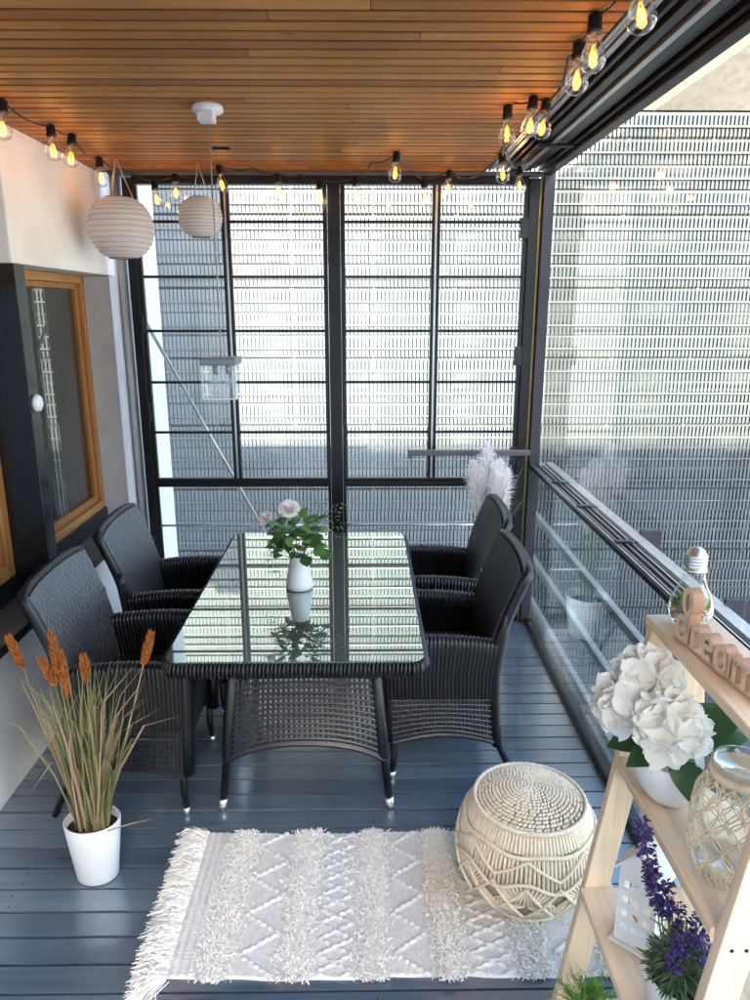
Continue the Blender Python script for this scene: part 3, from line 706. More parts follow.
# ================================================================== RUG
t = thing('woven_rug', 'cream boho rug with shaggy tufted stripes and a fringe, lying on the deck', 'rug', (0, 1.9, .0))
RX0, RX1, RY0, RY1 = -.585, .79, -.292, .285
bands = [(-.43, .045), (-.205, .045), (.015, .043), (.235, .045), (.475, .045), (.70, .045)]
def slant(x, y): return x + .012 * y        # bands run a touch askew
mb = MB(); NX, NY = 330, 150
def rh(u, v):
    x = RX0 + (RX1 - RX0) * u; y = RY0 + (RY1 - RY0) * v + .004 * math.sin(x * 9) + .002 * math.sin(x * 31)
    z = .007 + .0030 * abs(math.sin(x * PI / .0130)) * (.55 + .45 * math.sin(y * 2 * PI / .012 + (int(x / .0130) % 2) * PI))
    # raised zig-zag and lozenge cords between the tufted stripes
    for i in range(len(bands) - 1):
        a = bands[i][0] + .06; bb = bands[i + 1][0] - .06
        if a < x < bb:
            c_ = (x - a) / (bb - a); per_ = .145 if i % 2 == 0 else .11
            tri = abs(((y / per_) % 1) * 2 - 1)
            dd = min(abs(tri - c_), abs((1 - tri) - c_) if i % 2 else 9)
            if dd < .11: z += .0095 * (1 - (dd / .11) ** 2) * (.65 + .35 * math.sin(y * 2 * PI / .013))
    if x < -.49 and (x > -.575):
        z += .004 * max(0, math.sin(x * PI / .012)) * (.6 + .4 * math.sin(y * 2 * PI / .014))
    e = min(u, 1 - u) * (RX1 - RX0)
    return (x, y, z if .0 < v < 1 and 0 < u < 1 else .001)
mb.grid(rh, NX, NY)
mb.build('woven_base', 'rug', t, smooth=True)
r3 = random.Random(11)
def strand(mb, p_, d_, L_, w_):
    p_ = V(p_); d_ = V(d_).normalized(); sd = d_.cross(V((r3.uniform(-1, 1), r3.uniform(-1, 1), r3.uniform(-.3, .3)))).normalized() * w_ / 2
    q1 = p_ + d_ * L_ * .55; q2 = q1 + (d_ + V((r3.uniform(-.7, .7), r3.uniform(-.7, .7), -.7))).normalized() * L_ * .5
    if q2.z < .004: q2.z = .004
    if q1.z < .004: q1.z = .004
    mb.add([p_ - sd, p_ + sd, q1 + sd * 1.1, q1 - sd * 1.1, q2 + sd * .7, q2 - sd * .7], [(0, 1, 2, 3), (3, 2, 4, 5)])
for bxx, hw_ in bands:
    tb = MB()
    for k in range(6200):
        y = r3.uniform(RY0 - .008, RY1 + .006); x = slant(bxx, y) + r3.gauss(0, hw_ * .48)
        edge = (y - RY0) < .03
        strand(tb, (x, y, .006), (r3.gauss(0, .45), r3.gauss(-.2 if not edge else -.7, .45), r3.uniform(.6, 1.4)), r3.uniform(.009, .021), r3.uniform(.0024, .0040))
    tb.build('tufted_stripe', 'rug_tuft', t)
fb = MB()
for k in range(4200):
    y = r3.uniform(RY0 - .012, RY1 + .008); x = RX0 + r3.uniform(-.012, .03)
    strand(fb, (x, y, .006 + r3.random() * .008), (-1 + r3.gauss(0, .25), r3.gauss(-.25, .35), r3.uniform(-.05, .45)), r3.uniform(.032, .082), r3.uniform(.0028, .0048))
for k in range(160):   # loose corner tassel
    strand(fb, (RX0 + r3.gauss(0, .01), RY0 + r3.gauss(0, .008), .006), (-.45 + r3.gauss(0, .2), -1, r3.uniform(-.05, .2)), r3.uniform(.06, .10), .004)
fb.build('fringe', 'rug_tuft', t)

# ================================================================== POUF
t = thing('macrame_pouf', 'round cream macrame pouf standing on the rug', 'pouf', (.503, 1.935, .012))
HP, RP = .330, .214
def prof(s_):   # s_ 0 bottom .. 1 top rim
    z = HP * s_; k = abs(2 * s_ - .92) / 1.0
    return RP * (1 - (.235 if s_ > .46 else .42) * k ** 2.1), z
pf = [(0.0, 0.0)] + [(prof(i / 24)[0] - .006, prof(i / 24)[1] * .985) for i in range(25)] + [(.10, HP + .012), (.05, HP + .022), (0, HP + .026)]
MB().lathe(pf, 48).build('lining', 'rope_in', t, smooth=True)
def on(a, s_, out=0):
    r_, z = prof(s_); return V(((r_ + out) * math.cos(a), (r_ + out) * math.sin(a), z))
# crocheted top: rings of plump stitches
tp = MB(); rt = prof(.97)[0] - .006
for k in range(15):
    rr_ = .007 + (rt - .008) * k / 14; n = max(5, int(2 * PI * rr_ / .0115)); z = HP + .034 - .040 * (k / 14) ** 2.2
    for i in range(n):
        a = 2 * PI * (i + .5 * (k % 2)) / n + r3.uniform(-.03, .03)
        rot = Matrix.Rotation(a + .55, 3, 'Z')
        tp.ball((rr_ * math.cos(a), rr_ * math.sin(a), z), .0072, 6, 5, (.66, 1.22, .74), rot)
tp.build('crochet_top', 'rope', t, smooth=True)
def cord(mb, fn, n, r_=.0055, twist=True, closed=True):
    pts = [fn(i / n) for i in range(n if closed else n + 1)]
    rr_ = [r_ * (1 + .14 * math.sin(i * 2.1)) for i in range(len(pts))]
    mb.tube(pts, rr_, 6, closed=closed, cap=not closed)
ed = MB()
cord(ed, lambda q: on(2 * PI * q, .965, .006) + V((0, 0, .004)), 150, .0075)
cord(ed, lambda q: on(2 * PI * q, .80 + .012 * math.sin(14 * PI * q), .007), 170, .0070)
cord(ed, lambda q: on(2 * PI * q, .02, .004), 120, .006)
NZ = 7
def tri(q): return abs((q % 1) * 2 - 1)
cord(ed, lambda q: on(2 * PI * q, .60 + .17 * tri(q * NZ), .008), 252, .0050)
cord(ed, lambda q: on(2 * PI * q, .53 + .17 * tri(q * NZ + .0) * .0 + .045 * math.cos(2 * PI * q * NZ), .008), 252, .0056)
cord(ed, lambda q: on(2 * PI * q, .17 + .36 * tri(q * NZ), .007), 252, .0052)
cord(ed, lambda q: on(2 * PI * q, .17 + .36 * tri(q * NZ + .5), .0085), 252, .0052)
ed.build('knotted_cord', 'rope', t, smooth=True)
vc = MB(); nvc = 104
for i in range(nvc):
    a = 2 * PI * i / nvc
    vc.tube([on(a + r3.uniform(-.004, .004), s_, .001) for s_ in (.955, .90, .85, .81)], .0058, 6)
    q = i / nvc; lo = .53 + .045 * math.cos(2 * PI * q * NZ)
    vc.tube([on(a + r3.uniform(-.006, .006), s_, .001) for s_ in (.79, .70, lo)], .0052, 6)
    # lower net: cords gathered towards lozenge centres
    for s0, s1, ctr in ((lo - .02, .33, .5), (.33, .15, .0)):
        qq = (q * NZ + ctr) % 1; pull = (qq - .5) / NZ * 2 * PI * .45
        m_ = on(a - pull, (s0 + s1) / 2, .0015)
        vc.tube([on(a, s0, .001), m_, on(a, s1, .001)], .0044, 5)
    vc.tube([on(a, .15, .0), on(a, .04, .0)], .0048, 5)
vc.build('side_cord', 'rope', t, smooth=True)

# ================================================================== STRING LIGHT
t = thing('string_light', 'black festoon cable of clear glowing bulbs looped along the ceiling edges', 'string light', (0, 0, 0))
BL = [(-1.204, 2.66, 2.375), (-1.175, 2.995, 2.372), (-1.165, 3.14, 2.374), (-1.215, 3.62, 2.375), (-1.041, 3.9, 2.322), (-.944, 3.9, 2.355), (-.691, 3.78, 2.372),
      (-.224, 3.92, 2.328), (-.038, 3.92, 2.347), (.132, 3.5, 2.378), (.412, 3.9, 2.372), (.614, 3.5, 2.376), (.744, 3.76, 2.366),
      (.491, 2.75, 2.380), (.539, 2.60, 2.376), (.588, 2.64, 2.379), (.551, 2.1, 2.374), (.542, 1.93, 2.378), (.558, 1.66, 2.372), (-.43, 3.90, 2.355), (.30, 3.91, 2.335)]
r4 = random.Random(21)
tops = []
for x, y, z in BL:
    tilt = Matrix.Rotation(r4.uniform(-.16, .16), 3, 'X') @ Matrix.Rotation(r4.uniform(-.16, .16), 3, 'Y')
    c0 = V((x, y, z)); up = tilt @ V((0, 0, 1))
    so_ = MB().lathe([(.0, .093), (.010, .092), (.0165, .086), (.0165, .06), (.0185, .058), (.0185, .048), (.015, .046), (0, .046)], 16, c0, tilt).build('bulb_socket', 'socket', t, smooth=True)
    MB().lathe([(.0125, .050), (.0135, .042), (.017, .030), (.026, .012), (.0305, -.004), (.029, -.018), (.021, -.029), (.010, -.0345), (0, -.0355)], 20, c0, tilt).build('glass_bulb', 'bulb_glass', so_, smooth=True)
    fm = MB()
    for k in range(4):
        a = PI / 2 * k + .4
        fm.tube([c0 + tilt @ V((.003 * math.cos(a), .003 * math.sin(a), .024)), c0 + tilt @ V((.011 * math.cos(a), .011 * math.sin(a), -.001)), c0 + tilt @ V((.004 * math.cos(a + .7), .004 * math.sin(a + .7), -.012))], .0011, 4)
    fm.build('filament', 'filament', so_)
    MB().tube([c0 + up * .046, c0 + up * .022], .004, 6).build('glass_stem', 'bulb_glass', so_, smooth=True)
    lp = bpy.data.lights.new('bulb_glow', 'POINT'); lp.energy = .038; lp.color = (1, .42, .10); lp.shadow_soft_size = .012
    lo = bpy.data.objects.new('bulb_glow', lp); col.objects.link(lo); lo.location = c0 + up * .002; lo.parent = so_
    tops.append(c0 + up * .088)
order = [0, 1, 2, 3, 4, 5, 6, 19, 7, 8, 9, 20, 10, 12, 11, 13, 14, 15, 16, 17, 18]
cb = MB()
hooks = {(6, 19): [(-.55, 3.86, 2.462)], (19, 7): [(-.33, 3.95, 2.45)], (8, 9): [(.03, 3.7, 2.462)], (9, 20): [(.22, 3.80, 2.45)], (20, 10): [(.35, 3.93, 2.44)], (10, 12): [(.5, 3.72, 2.40), (.58, 3.3, 2.462)], (12, 11): [(.66, 3.62, 2.455)],
         (11, 13): [(.53, 3.0, 2.464)], (13, 14): [(.50, 2.68, 2.465), (.54, 2.63, 2.455)], (15, 16): [(.575, 2.36, 2.43), (.555, 2.22, 2.464)], (17, 18): [(.56, 1.80, 2.462)], (3, 4): [(-1.16, 3.84, 2.45)], (5, 6): [(-.80, 3.93, 2.445)]}
for a, bb in zip(order, order[1:]):
    pts = [tops[a]] + [V(p_) for p_ in hooks.get((a, bb), [])] + [tops[bb]]
    for p_, q_ in zip(pts, pts[1:]):
        cb.tube(sag(p_, q_, min(.05, .07 * (q_ - p_).length)), .0032, 6)
cb.tube(sag(tops[0], (-1.19, 1.9, 2.455), .04), .0032, 6); cb.tube(sag(tops[18], (.57, 1.1, 2.46), .04), .0032, 6)
cb.build('cable', 'cable', t, smooth=True)

# ================================================================== HANGING THINGS
def lantern(c, r, hgt, label, hookz):
    t = thing('paper_lantern', label, 'lantern', c, 0, 'white paper lanterns')
    n = 14; pr = []
    th0 = math.acos(min(1, .80))
    for i in range(n * 8 + 1):
        s_ = i / (n * 8); th_ = PI * (.125 + .75 * s_)
        rib = .026 - .036 * abs(math.sin(PI * n * s_))
        pr.append((r * (math.sin(th_) ** .9) * (1 + rib), -hgt * math.cos(th_) / math.cos(PI * .125)))
    m = MB(); nn = 40
    vs = []
    for rr_, z in pr:
        for k in range(nn): a = 2 * PI * k / nn; vs.append((rr_ * math.cos(a), rr_ * math.sin(a), z))
    m.add(vs, [(i * nn + k, i * nn + (k + 1) % nn, (i + 1) * nn + (k + 1) % nn, (i + 1) * nn + k) for i in range(len(pr) - 1) for k in range(nn)])
    sh_ = m.build('paper_shade', 'paper', t, smooth=True)
    for i in range(8, n * 8, 8):
        MB().tube([((pr[i][0] + .0004) * math.cos(2 * PI * k / 40), (pr[i][0] + .0004) * math.sin(2 * PI * k / 40), pr[i][1]) for k in range(40)], .0013, 5, closed=True).build('paper_rib', 'lantern_rib', sh_, smooth=True)
    w_ = MB(); rt_ = pr[-1][0]
    w_.tube([(rt_ * math.cos(2 * PI * k / 24), rt_ * math.sin(2 * PI * k / 24), pr[-1][1]) for k in range(24)], .0022, 5, closed=True)
    w_.build('wire_ring', 'alu_dark', t, smooth=True); w_ = MB()
    w_.tube([(pr[0][0] * math.cos(2 * PI * k / 24), pr[0][0] * math.sin(2 * PI * k / 24), pr[0][1]) for k in range(24)], .0022, 5, closed=True)
    w_.build('wire_ring', 'alu_dark', t, smooth=True)
    cd = MB()
    for a in (.3, 2.4, 4.4): cd.tube([(rt_ * math.cos(a), rt_ * math.sin(a), pr[-1][1]), (0, 0, hookz - c[2])], .0022, 5)
    cd.build('hanging_string', 'cord', t, smooth=True)
lantern((-1.155, 3.66, 2.165), .150, .134, 'larger round white paper lantern beside the plaster wall', 2.47)
lantern((-.80, 3.76, 2.225), .104, .090, 'smaller white paper lantern in front of the glass wall', 2.47)
t = thing('pendant_lamp', 'small square clear glass pendant lamp with a grey lid on a long cord', 'pendant lamp', (-.537, 2.74, 1.475))
MB().box(-.066, .066, -.066, .066, .124, .150).build('lid', 'cap_grey', t, bevel=.004)
gm = MB()
for sx, sy, hx, hy in ((0, 1, .06, .002), (0, -1, .06, .002), (1, 0, .002, .0575), (-1, 0, .002, .0575)):
    gm.box(sx * .0595 - hx, sx * .0595 + hx, sy * .0595 - hy, sy * .0595 + hy, .004, .1235)
gm.box(-.0615, .0615, -.0615, .0615, 0, .0038)
gm.build('glass_box', 'jar_glass', t)
MB().bar((-.0615, -.0615, 0), (-.0615, -.0615, .123), .003, .003).bar((.0615, -.0615, 0), (.0615, -.0615, .123), .003, .003).bar((-.06, -.0615, .002), (.06, -.0615, .002), .003, .003).build('box_edge', 'alu', t)
for sx in (-.022, .024):
    bs = MB().tube([(sx, 0, .123), (sx, 0, .088)], .009, 10).build('lamp_socket', 'cap_grey', t, smooth=True)
    MB().lathe([(.006, .088), (.013, .072), (.017, .058), (.013, .044), (0, .038)], 14, (sx, 0, 0)).build('glass_bulb', 'bulb_glass', bs, smooth=True)
MB().tube([(0, 0, .15), (.003, 0, .5), (0, 0, .965)], .0026, 6).build('cord', 'grey_cord', t, smooth=True)
cn = MB().lathe([(0, .968), (.046, .969), (.052, .974), (.052, .988), (.047, .9945), (0, .9945)], 28).build('ceiling_rose', 'white_matt', t, smooth=True)
MB().box(-.030, .024, -.045, .02, .938, .9675).build('connector_box', 'plastic', cn, bevel=.004)
o = MB().box(0, .075, 0, .012, 0, .010).build('ceiling_clip', 'black', bevel=.002, loc=(-.66, 3.42, 2.460))  # black bar stands in for the shade of a recessed slot
tag(o, 'small dark flat clip on the pine ceiling above the smaller paper lantern', 'clip')

# ================================================================== POTTED PLANTS
def pot(mb, r0, r1, hgt, n=36, thick=.006, sx=1, sy=1):
    return mb.lathe([(0, 0), (r0 * .96, 0), (r0, .005), ((r0 + r1) / 2 * 1.01, hgt * .5), (r1, hgt - .004), (r1 - thick * .4, hgt), (r1 - thick, hgt - .003), (r1 - thick * 1.6, hgt * .75)], n, sx=sx, sy=sy)
t = thing('grass_plant', 'white pot of dried ornamental grass with rust brown seed heads on the deck', 'potted plant', (-.885, 2.005, .001))
pot(MB(), .064, .086, .215, sx=1.04, sy=.86).build('pot', 'white', t, smooth=True)
MB().lathe([(0, .19), (.04, .188), (.078, .184), (.079, .16), (0, .16)], 24, sx=1.04, sy=.86).build('soil', 'soil', t, smooth=True)
r5 = random.Random(4); gb_ = MB()
for k in range(165):
    a = r5.uniform(0, 2 * PI); b0 = r5.random() ** .5 * .05
    L_ = r5.uniform(.30, .60); lean = r5.gauss(.02, .105); ln2 = r5.gauss(0, .07)
    p0 = V((b0 * math.cos(a), b0 * math.sin(a) * .8, .18))
    d_ = V((lean + .9 * p0.x * 2, ln2 + p0.y, 1)).normalized()
    bend = V((r5.gauss(0, .03) + d_.x * .08, r5.gauss(0, .025), 0))
    if k % 7 == 0: bend *= r5.uniform(2.5, 5)
    gb_.blade([p0, p0 + d_ * L_ * .4 + bend * .12, p0 + d_ * L_ * .75 + bend * .5, p0 + d_ * L_ + bend * 1.2 - V((0, 0, bend.length * .5))], r5.uniform(.005, .0105))
gb_.blade([(-.02, -.04, .19), (.06, -.05, .205), (.15, -.05, .235), (.215, -.05, .25)], .006, side=(0, .7, .7))
gb_.blade([(.03, -.03, .19), (-.02, -.05, .21), (-.05, -.06, .27), (-.09, -.06, .38)], .006)
gb_.build('grass_blades', 'grass', t)
heads = [((-.195, .02, .84), (-.165, .02, .735)), ((-.058, 0, .865), (-.048, 0, .70)), ((-.038, .0, .80), (-.032, 0, .64)), ((-.095, -.01, .785), (-.06, -.005, .69)), ((.022, .02, .775), (.026, .015, .685)), ((.24, .0, .86), (.208, .0, .755))]
st = MB()
for hd, ft in heads:
    hd, ft = V(hd), V(ft); base = V((ft.x * .12, ft.y * .3, .185))
    st.tube([base, base.lerp(ft, .5) + V((ft.x * .05, 0, .01)), ft], [.0026, .0022, .0018], 5)
    fz = MB(); dd = (hd - ft); ln = dd.length; dn = dd.normalized()
    fz.tube([ft, ft + dd * .2, ft + dd * .6, hd], [.002, .0045, .0045, .0015], 7)
    for k in range(420):
        s_ = r5.random(); a = r5.uniform(0, 2 * PI); o1 = dn.orthogonal().normalized(); o2 = dn.cross(o1)
        out = o1 * math.cos(a) + o2 * math.sin(a); w0 = .0085 * math.sin(PI * min(1, .1 + s_ * .9)) ** .6 + .003
        p0 = ft + dd * s_ + out * .005
        fz.blade([p0, p0 + out * w0 * .6 + dn * .006, p0 + out * w0 + dn * .013], .0026)
    fz.build('seed_head', 'cattail', t)
st.build('stem', 'grass', t, smooth=True)

t = thing('pampas_plant', 'white pot of tall pale pink pampas plumes in the far right corner behind the chairs', 'potted plant', (.655, 3.80, .001))
pot(MB(), .085, .115, .24).build('pot', 'white', t, smooth=True)
MB().lathe([(0, .20), (.05, .20), (.10, .196), (.10, .17), (0, .17)], 24).build('soil', 'soil', t, smooth=True)
r6 = random.Random(8)
for (tip, foot) in [((-.015, -.01, 1.115), (.0, -.01, .78)), ((.06, .0, 1.02), (.035, .0, .70)), ((-.085, -.02, 1.02), (-.03, -.02, .72)), ((.105, .01, .965), (.05, .01, .68)), ((-.07, .01, .93), (-.02, .0, .62)), ((.03, -.04, .98), (.02, -.04, .64)), ((.08, -.03, .92), (.04, -.03, .60))]:
    tip, foot = V(tip), V(foot); dd = tip - foot; pl = MB(); dn = dd.normalized()
    for k in range(1100):
        s_ = r6.random() ** .9; a = r6.uniform(0, 2 * PI); out = V((math.cos(a), math.sin(a) * .8, 0))
        wmax = .082 * math.sin(PI * (.12 + .85 * s_)) ** .8
        L_ = r6.uniform(.4, 1.05) * wmax; p0 = foot + dd * s_
        pl.blade([p0, p0 + out * L_ * .55 + dn * L_ * .5, p0 + out * L_ + dn * L_ * (.45 + .2 * r6.random())], .0021)
    pl.build('plume', 'pampas', t)
sg = MB()
for k in range(26):
    a = r6.uniform(0, 2 * PI); rr_ = r6.uniform(.05, .20); hh = r6.uniform(.55, .85)
    sg.blade([(.03 * math.cos(a), .03 * math.sin(a), .2), (rr_ * .35 * math.cos(a), rr_ * .3 * math.sin(a), .2 + hh * .6), (max(-.1, min(.2, .07 + rr_ * .8 * math.cos(a))), min(.12, rr_ * .7 * math.sin(a)), .2 + hh), (max(-.1, min(.24, .10 + rr_ * 1.4 * math.cos(a))), min(.13, rr_ * 1.2 * math.sin(a)), .16 + hh)], .007)
for k in range(6): sg.tube([(.01 * k - .03, 0, .2), (.012 * k - .03, .0, .5), (.018 * k - .04, .0, .72)], .003, 5)
sg.build('grass_stems', 'leaf_grey', t)

# ================================================================== LADDER SHELF
Y0, Y1 = .87, 1.352
t = thing('ladder_shelf', 'pale pine ladder shelf with four tiers in the right foreground', 'shelf', (.6, 1.1, 0))
def T(mb): mb.v = [(x - .6, y - 1.1, z) for x, y, z in mb.v]; return mb
def xf(z): return .572 - .143 * (1.197 - z)
def xr(z): return .668 + .12 * (1.197 - z)
for y in (Y1 - .022, Y0):
    T(MB().hexa([(xf(0), y, 0), (xf(0) + .055, y, 0), (xf(0) + .055, y + .022, 0), (xf(0), y + .022, 0)], [(xf(1.178), y, 1.178), (xf(1.178) + .055, y, 1.178), (xf(1.178) + .055, y + .022, 1.178), (xf(1.178), y + .022, 1.178)])).build('front_leg', 'pine_z', t, bevel=.002)
    T(MB().hexa([(xr(0) - .045, y + .0005, 0), (xr(0), y + .0005, 0), (xr(0), y + .0215, 0), (xr(0) - .045, y + .0215, 0)], [(xr(1.178) - .038, y + .0005, 1.1775), (xr(1.178) + .007, y + .0005, 1.1775), (xr(1.178) + .007, y + .0215, 1.1775), (xr(1.178) - .038, y + .0215, 1.1775)])).build('rear_leg', 'pine_z', t, bevel=.002)
T(MB().box(.565, .695, Y0 - .03, Y1 + .006, 1.1805, 1.2)).build('shelf_board', 'pine_y', t, bevel=.003)
for z, x0, x1, n in ((.89, .520, .705, 2), (.56, .470, .750, 3), (.25, .422, .79, 4)):
    w_ = (x1 - x0 - .006 * (n - 1)) / n
    for k in range(n):
        a = x0 + k * (w_ + .006)
        T(MB().box(a, a + w_, Y0 + .0225, Y1 - .0225, z - .018, z + r5.uniform(-.0008, .0008))).build('shelf_board', 'pine_y', t, bevel=.003)
    for y in (Y0 + .0228, Y1 - .0408): T(MB().box(x0 + .02, x1 - .02, y, y + .018, z - .052, z - .0185)).build('cleat', 'pine_y', t, bevel=.002)
for z, dx in ((.545, .014), (.545, .038), (.872, .018), (.872, .04)):
    for y, dy in ((Y0, -.0006),):
        T(MB().lathe([(0, .0012), (.0028, .001), (.0034, 0)], 10, (xf(z) + dx, y + dy, z), Matrix.Rotation(R(90), 3, 'X'))).build('screw', 'alu_dark', t)

# bulb shaped terrarium
t = thing('bulb_terrarium', 'glass light bulb terrarium with moss and pebbles and a silver screw cap', 'terrarium', (.622, 1.288, 1.2005))
MB().lathe([(0, .003), (.018, .001), (.024, .002), (.036, .018), (.041, .038), (.040, .052), (.033, .074), (.0225, .096), (.0195, .112), (.0195, .124)], 36).build('glass_bulb', 'jar_glass', t, smooth=True)
MB().lathe([(.0215, .119), (.0215, .1245), (.0185, .126)] + [p_ for k in range(4) for p_ in ((.0185, .127 + .0065 * k), (.0205, .1295 + .0065 * k), (.0185, .1325 + .0065 * k))] + [(.018, .153), (.014, .160), (.008, .165), (0, .1665)], 32).build('screw_cap', 'alu', t, smooth=True)
pb_ = MB(); r7 = random.Random(2)
for k in range(170):
    a = r7.uniform(0, 2 * PI); z = r7.uniform(.008, .046); rm_ = .018 + .018 * min(1, z / .03); rr_ = rm_ * r7.random() ** .4 * .93
    pb_.ball((rr_ * math.cos(a), rr_ * math.sin(a), z), r7.uniform(.0035, .007), 6, 4, (1, r7.uniform(.6, 1), r7.uniform(.5, .9)), Matrix.Rotation(a, 3, 'Z'))
pb_.build('pebbles', 'pebble', t, smooth=True)
ms = MB()
for k in range(620):
    a = r7.uniform(0, 2 * PI); rr_ = .033 * r7.random() ** .5; z = .046 + .026 * r7.random() * (1 - rr_ / .05)
    ms.leaf((rr_ * math.cos(a), rr_ * math.sin(a), z), (math.cos(a) * r7.random(), math.sin(a) * r7.random(), r7.uniform(.1, 1)), (0, 0, 1), r7.uniform(.006, .012), .0045, .2, .2, n=3)
ms.build('moss', 'moss', t)

# wooden word: d r e a m
t = thing('word_sign', 'wooden cut out lettering reading dream on the top shelf', 'sign', (.578, 1.252, 1.2005), R(6))
XH = .058
def stroke(paths, name):
    m = MB(); wd = .0056; dep = .021
    for path in paths:
        pts = [V((u * XH, v * XH, 0)) for u, v in path]
        n = len(pts); lft = []; rgt = []
        closed = (pts[0] - pts[-1]).length < 1e-6
        if closed: pts = pts[:-1]; n -= 1
        for i in range(n):
            a = pts[(i - 1) % n] if closed or i else pts[0]; b_ = pts[(i + 1) % n] if closed or i < n - 1 else pts[-1]
            dd = (b_ - a).normalized(); nn_ = V((-dd.y, dd.x, 0)) * wd
            lft.append(pts[i] + nn_); rgt.append(pts[i] - nn_)
        vs = []
        for i in range(n):
            for q_, x in ((lft[i], 0), (rgt[i], 0), (rgt[i], dep), (lft[i], dep)): vs.append((x, -q_.x, q_.y))
        fs = []
        for i in range(n if closed else n - 1):
            j = (i + 1) % n
            for k in (1, 3): l_ = (k + 1) % 4; fs.append((4 * i + k, 4 * i + l_, 4 * j + l_, 4 * j + k))
        if not closed: fs += [(3, 2, 1, 0), (4 * n - 4, 4 * n - 3, 4 * n - 2, 4 * n - 1)]
        ff = []
        for i in range(n if closed else n - 1):
            j = (i + 1) % n
            ff += [(4 * i, 4 * i + 1, 4 * j + 1, 4 * j), (4 * i + 2, 4 * i + 3, 4 * j + 3, 4 * j + 2)]
        m.cur = 1; m.add(vs, fs + []); o_ = len(m.v) - len(vs); m.f += [tuple(q + o_ for q in f_) for f_ in ff]; m.m += [0] * len(ff)
    o = m.build(name, ['letter', 'letter_edge'], t)
    return o
def ell(cx_, cy_, rx, ry, a0, a1, n=14): return [(cx_ + rx * math.cos(R(a0 + (a1 - a0) * i / n)), cy_ + ry * math.sin(R(a0 + (a1 - a0) * i / n))) for i in range(n + 1)]
HW = .136
stroke([ell(.42, .50, .30, .36, 0, 360, 20), [(.74, HW)] + [(.74, .6), (.74, 1.1)] + ell(.60, 1.45, .22, .38, -45, 220, 16) + [(.62, 1.0), (.74, .80)]], 'letter')
stroke([[(1.06, HW), (1.06, .5), (1.06, .80)] + ell(1.26, .64, .18, .22, 165, 20, 8)], 'letter')
stroke([[(1.60, .50), (1.85, .54), (2.08, .56)] + ell(1.84, .52, .25, .34, 12, 320, 18)], 'letter')
stroke([ell(2.60, .50, .29, .36, 0, 360, 20), [(2.93, .84), (2.93, .5), (2.93, HW)]], 'letter')
stroke([[(3.24, HW), (3.24, .5), (3.24, .78)] + ell(3.47, .62, .22, .24, 165, 0, 8) + [(3.69, .4), (3.69, HW)], [(3.69, .60)] + ell(3.92, .62, .23, .24, 170, 0, 8) + [(4.15, .35), (4.17, .2), (4.26, HW + .01), (4.42, HW), (4.60, HW + .01)]], 'letter')
MB().box(.004, .026, -4.55 * XH, -.12 * XH, .0, .0035).build('base_strip', 'letter', t)

# hydrangea
t = thing('hydrangea_pot', 'white hydrangea heads with dark green leaves in a white bowl pot on the second tier', 'potted plant', (.580, 1.20, .8915))
MB().lathe([(0, 0), (.036, 0), (.040, .004), (.060, .03), (.070, .062), (.0715, .092), (.069, .095), (.066, .09), (.062, .06), (0, .055)], 40).build('pot', 'white', t, smooth=True)
r8 = random.Random(31)
def floret(mb, c, nrm, s_):
    c = V(c); q = V((0, 0, 1)).rotation_difference(V(nrm)).to_matrix() @ Matrix.Rotation(r8.uniform(0, 6), 3, 'Z')
    for k in range(4):
        a = PI / 2 * k + r8.uniform(-.15, .15); ca, sa = math.cos(a), math.sin(a); cup = r8.uniform(.05, .5); tw_ = r8.uniform(-.3, .3)
        def fn(u, v):
            l_ = s_ * u; wd = s_ * .60 * math.sqrt(max(.0015, 1 - (2 * (.06 + .94 * u) ** .85 - 1.0) ** 2)) * (v - .5) * 2
            z = s_ * (cup * u * u * .8 + .22 * ((v - .5) * 2) ** 2 * u + tw_ * (v - .5) * u)
            return c + q @ V((ca * l_ - sa * wd, sa * l_ + ca * wd, z))
        mb.grid(fn, 9, 4)
for c_, rr_, nf in (((-.052, .035, .225), .060, 30), ((-.045, -.072, .192), .058, 29), ((-.103, .005, .195), .044, 19)):
    pm = MB(); em = MB(); c_ = V(c_)
    for k in range(nf):
        z = 1 - 2 * (k + .5) / nf; a = k * 2.39996; s_ = math.sqrt(1 - z * z); nrm = V((s_ * math.cos(a), s_ * math.sin(a), z)) + V((r8.uniform(-.2, .2), r8.uniform(-.2, .2), r8.uniform(-.2, .2)))
        nrm.normalize()
        if nrm.z < -.75: continue
        p_ = c_ + nrm * rr_ * r8.uniform(.72, .90); floret(pm, p_, nrm, r8.uniform(.030, .037)); pm.cur = 1; pm.ball(p_ + nrm * .002, .0021, 5, 4); pm.cur = 0
    pm.build('flower_head', ['petal', 'petal_eye'], t, smooth=True)
    MB().tube([(c_.x * .2, c_.y * .2, .06), (c_.x * .6, c_.y * .6, .12), tuple(c_)], .003, 6).build('stem', 'leaf', t, smooth=True)
lf = MB()
for b_, d_, L_, W_ in [((-.008, -.058, .118), (-.1, -1, -.85), .070, .056), ((.03, -.02, .13), (1, -.35, .45), .090, .070), ((.03, .03, .13), (1, -.1, .9), .085, .06), ((.045, -.05, .115), (1, -.7, -.25), .085, .068), ((-.05, .02, .115), (-1, .3, -.35), .075, .055), ((.05, .0, .13), (1, .1, -.2), .09, .065),
                       ((.02, .04, .11), (.5, .9, .3), .09, .07), ((.05, -.01, .15), (1, -.5, 1.0), .08, .06), ((.035, -.06, .105), (.8, -1, -.5), .075, .06), ((-.02, .05, .11), (-.5, .9, .0), .08, .06), ((-.05, -.03, .12), (-1, -.3, -.25), .06, .05)]:
    lf.leaf(b_, d_, (-.3, -.5, .8), L_, W_, .25, .22, 'heart', 10)
lf.build('leaves', 'leaf_dark', t, smooth=True)

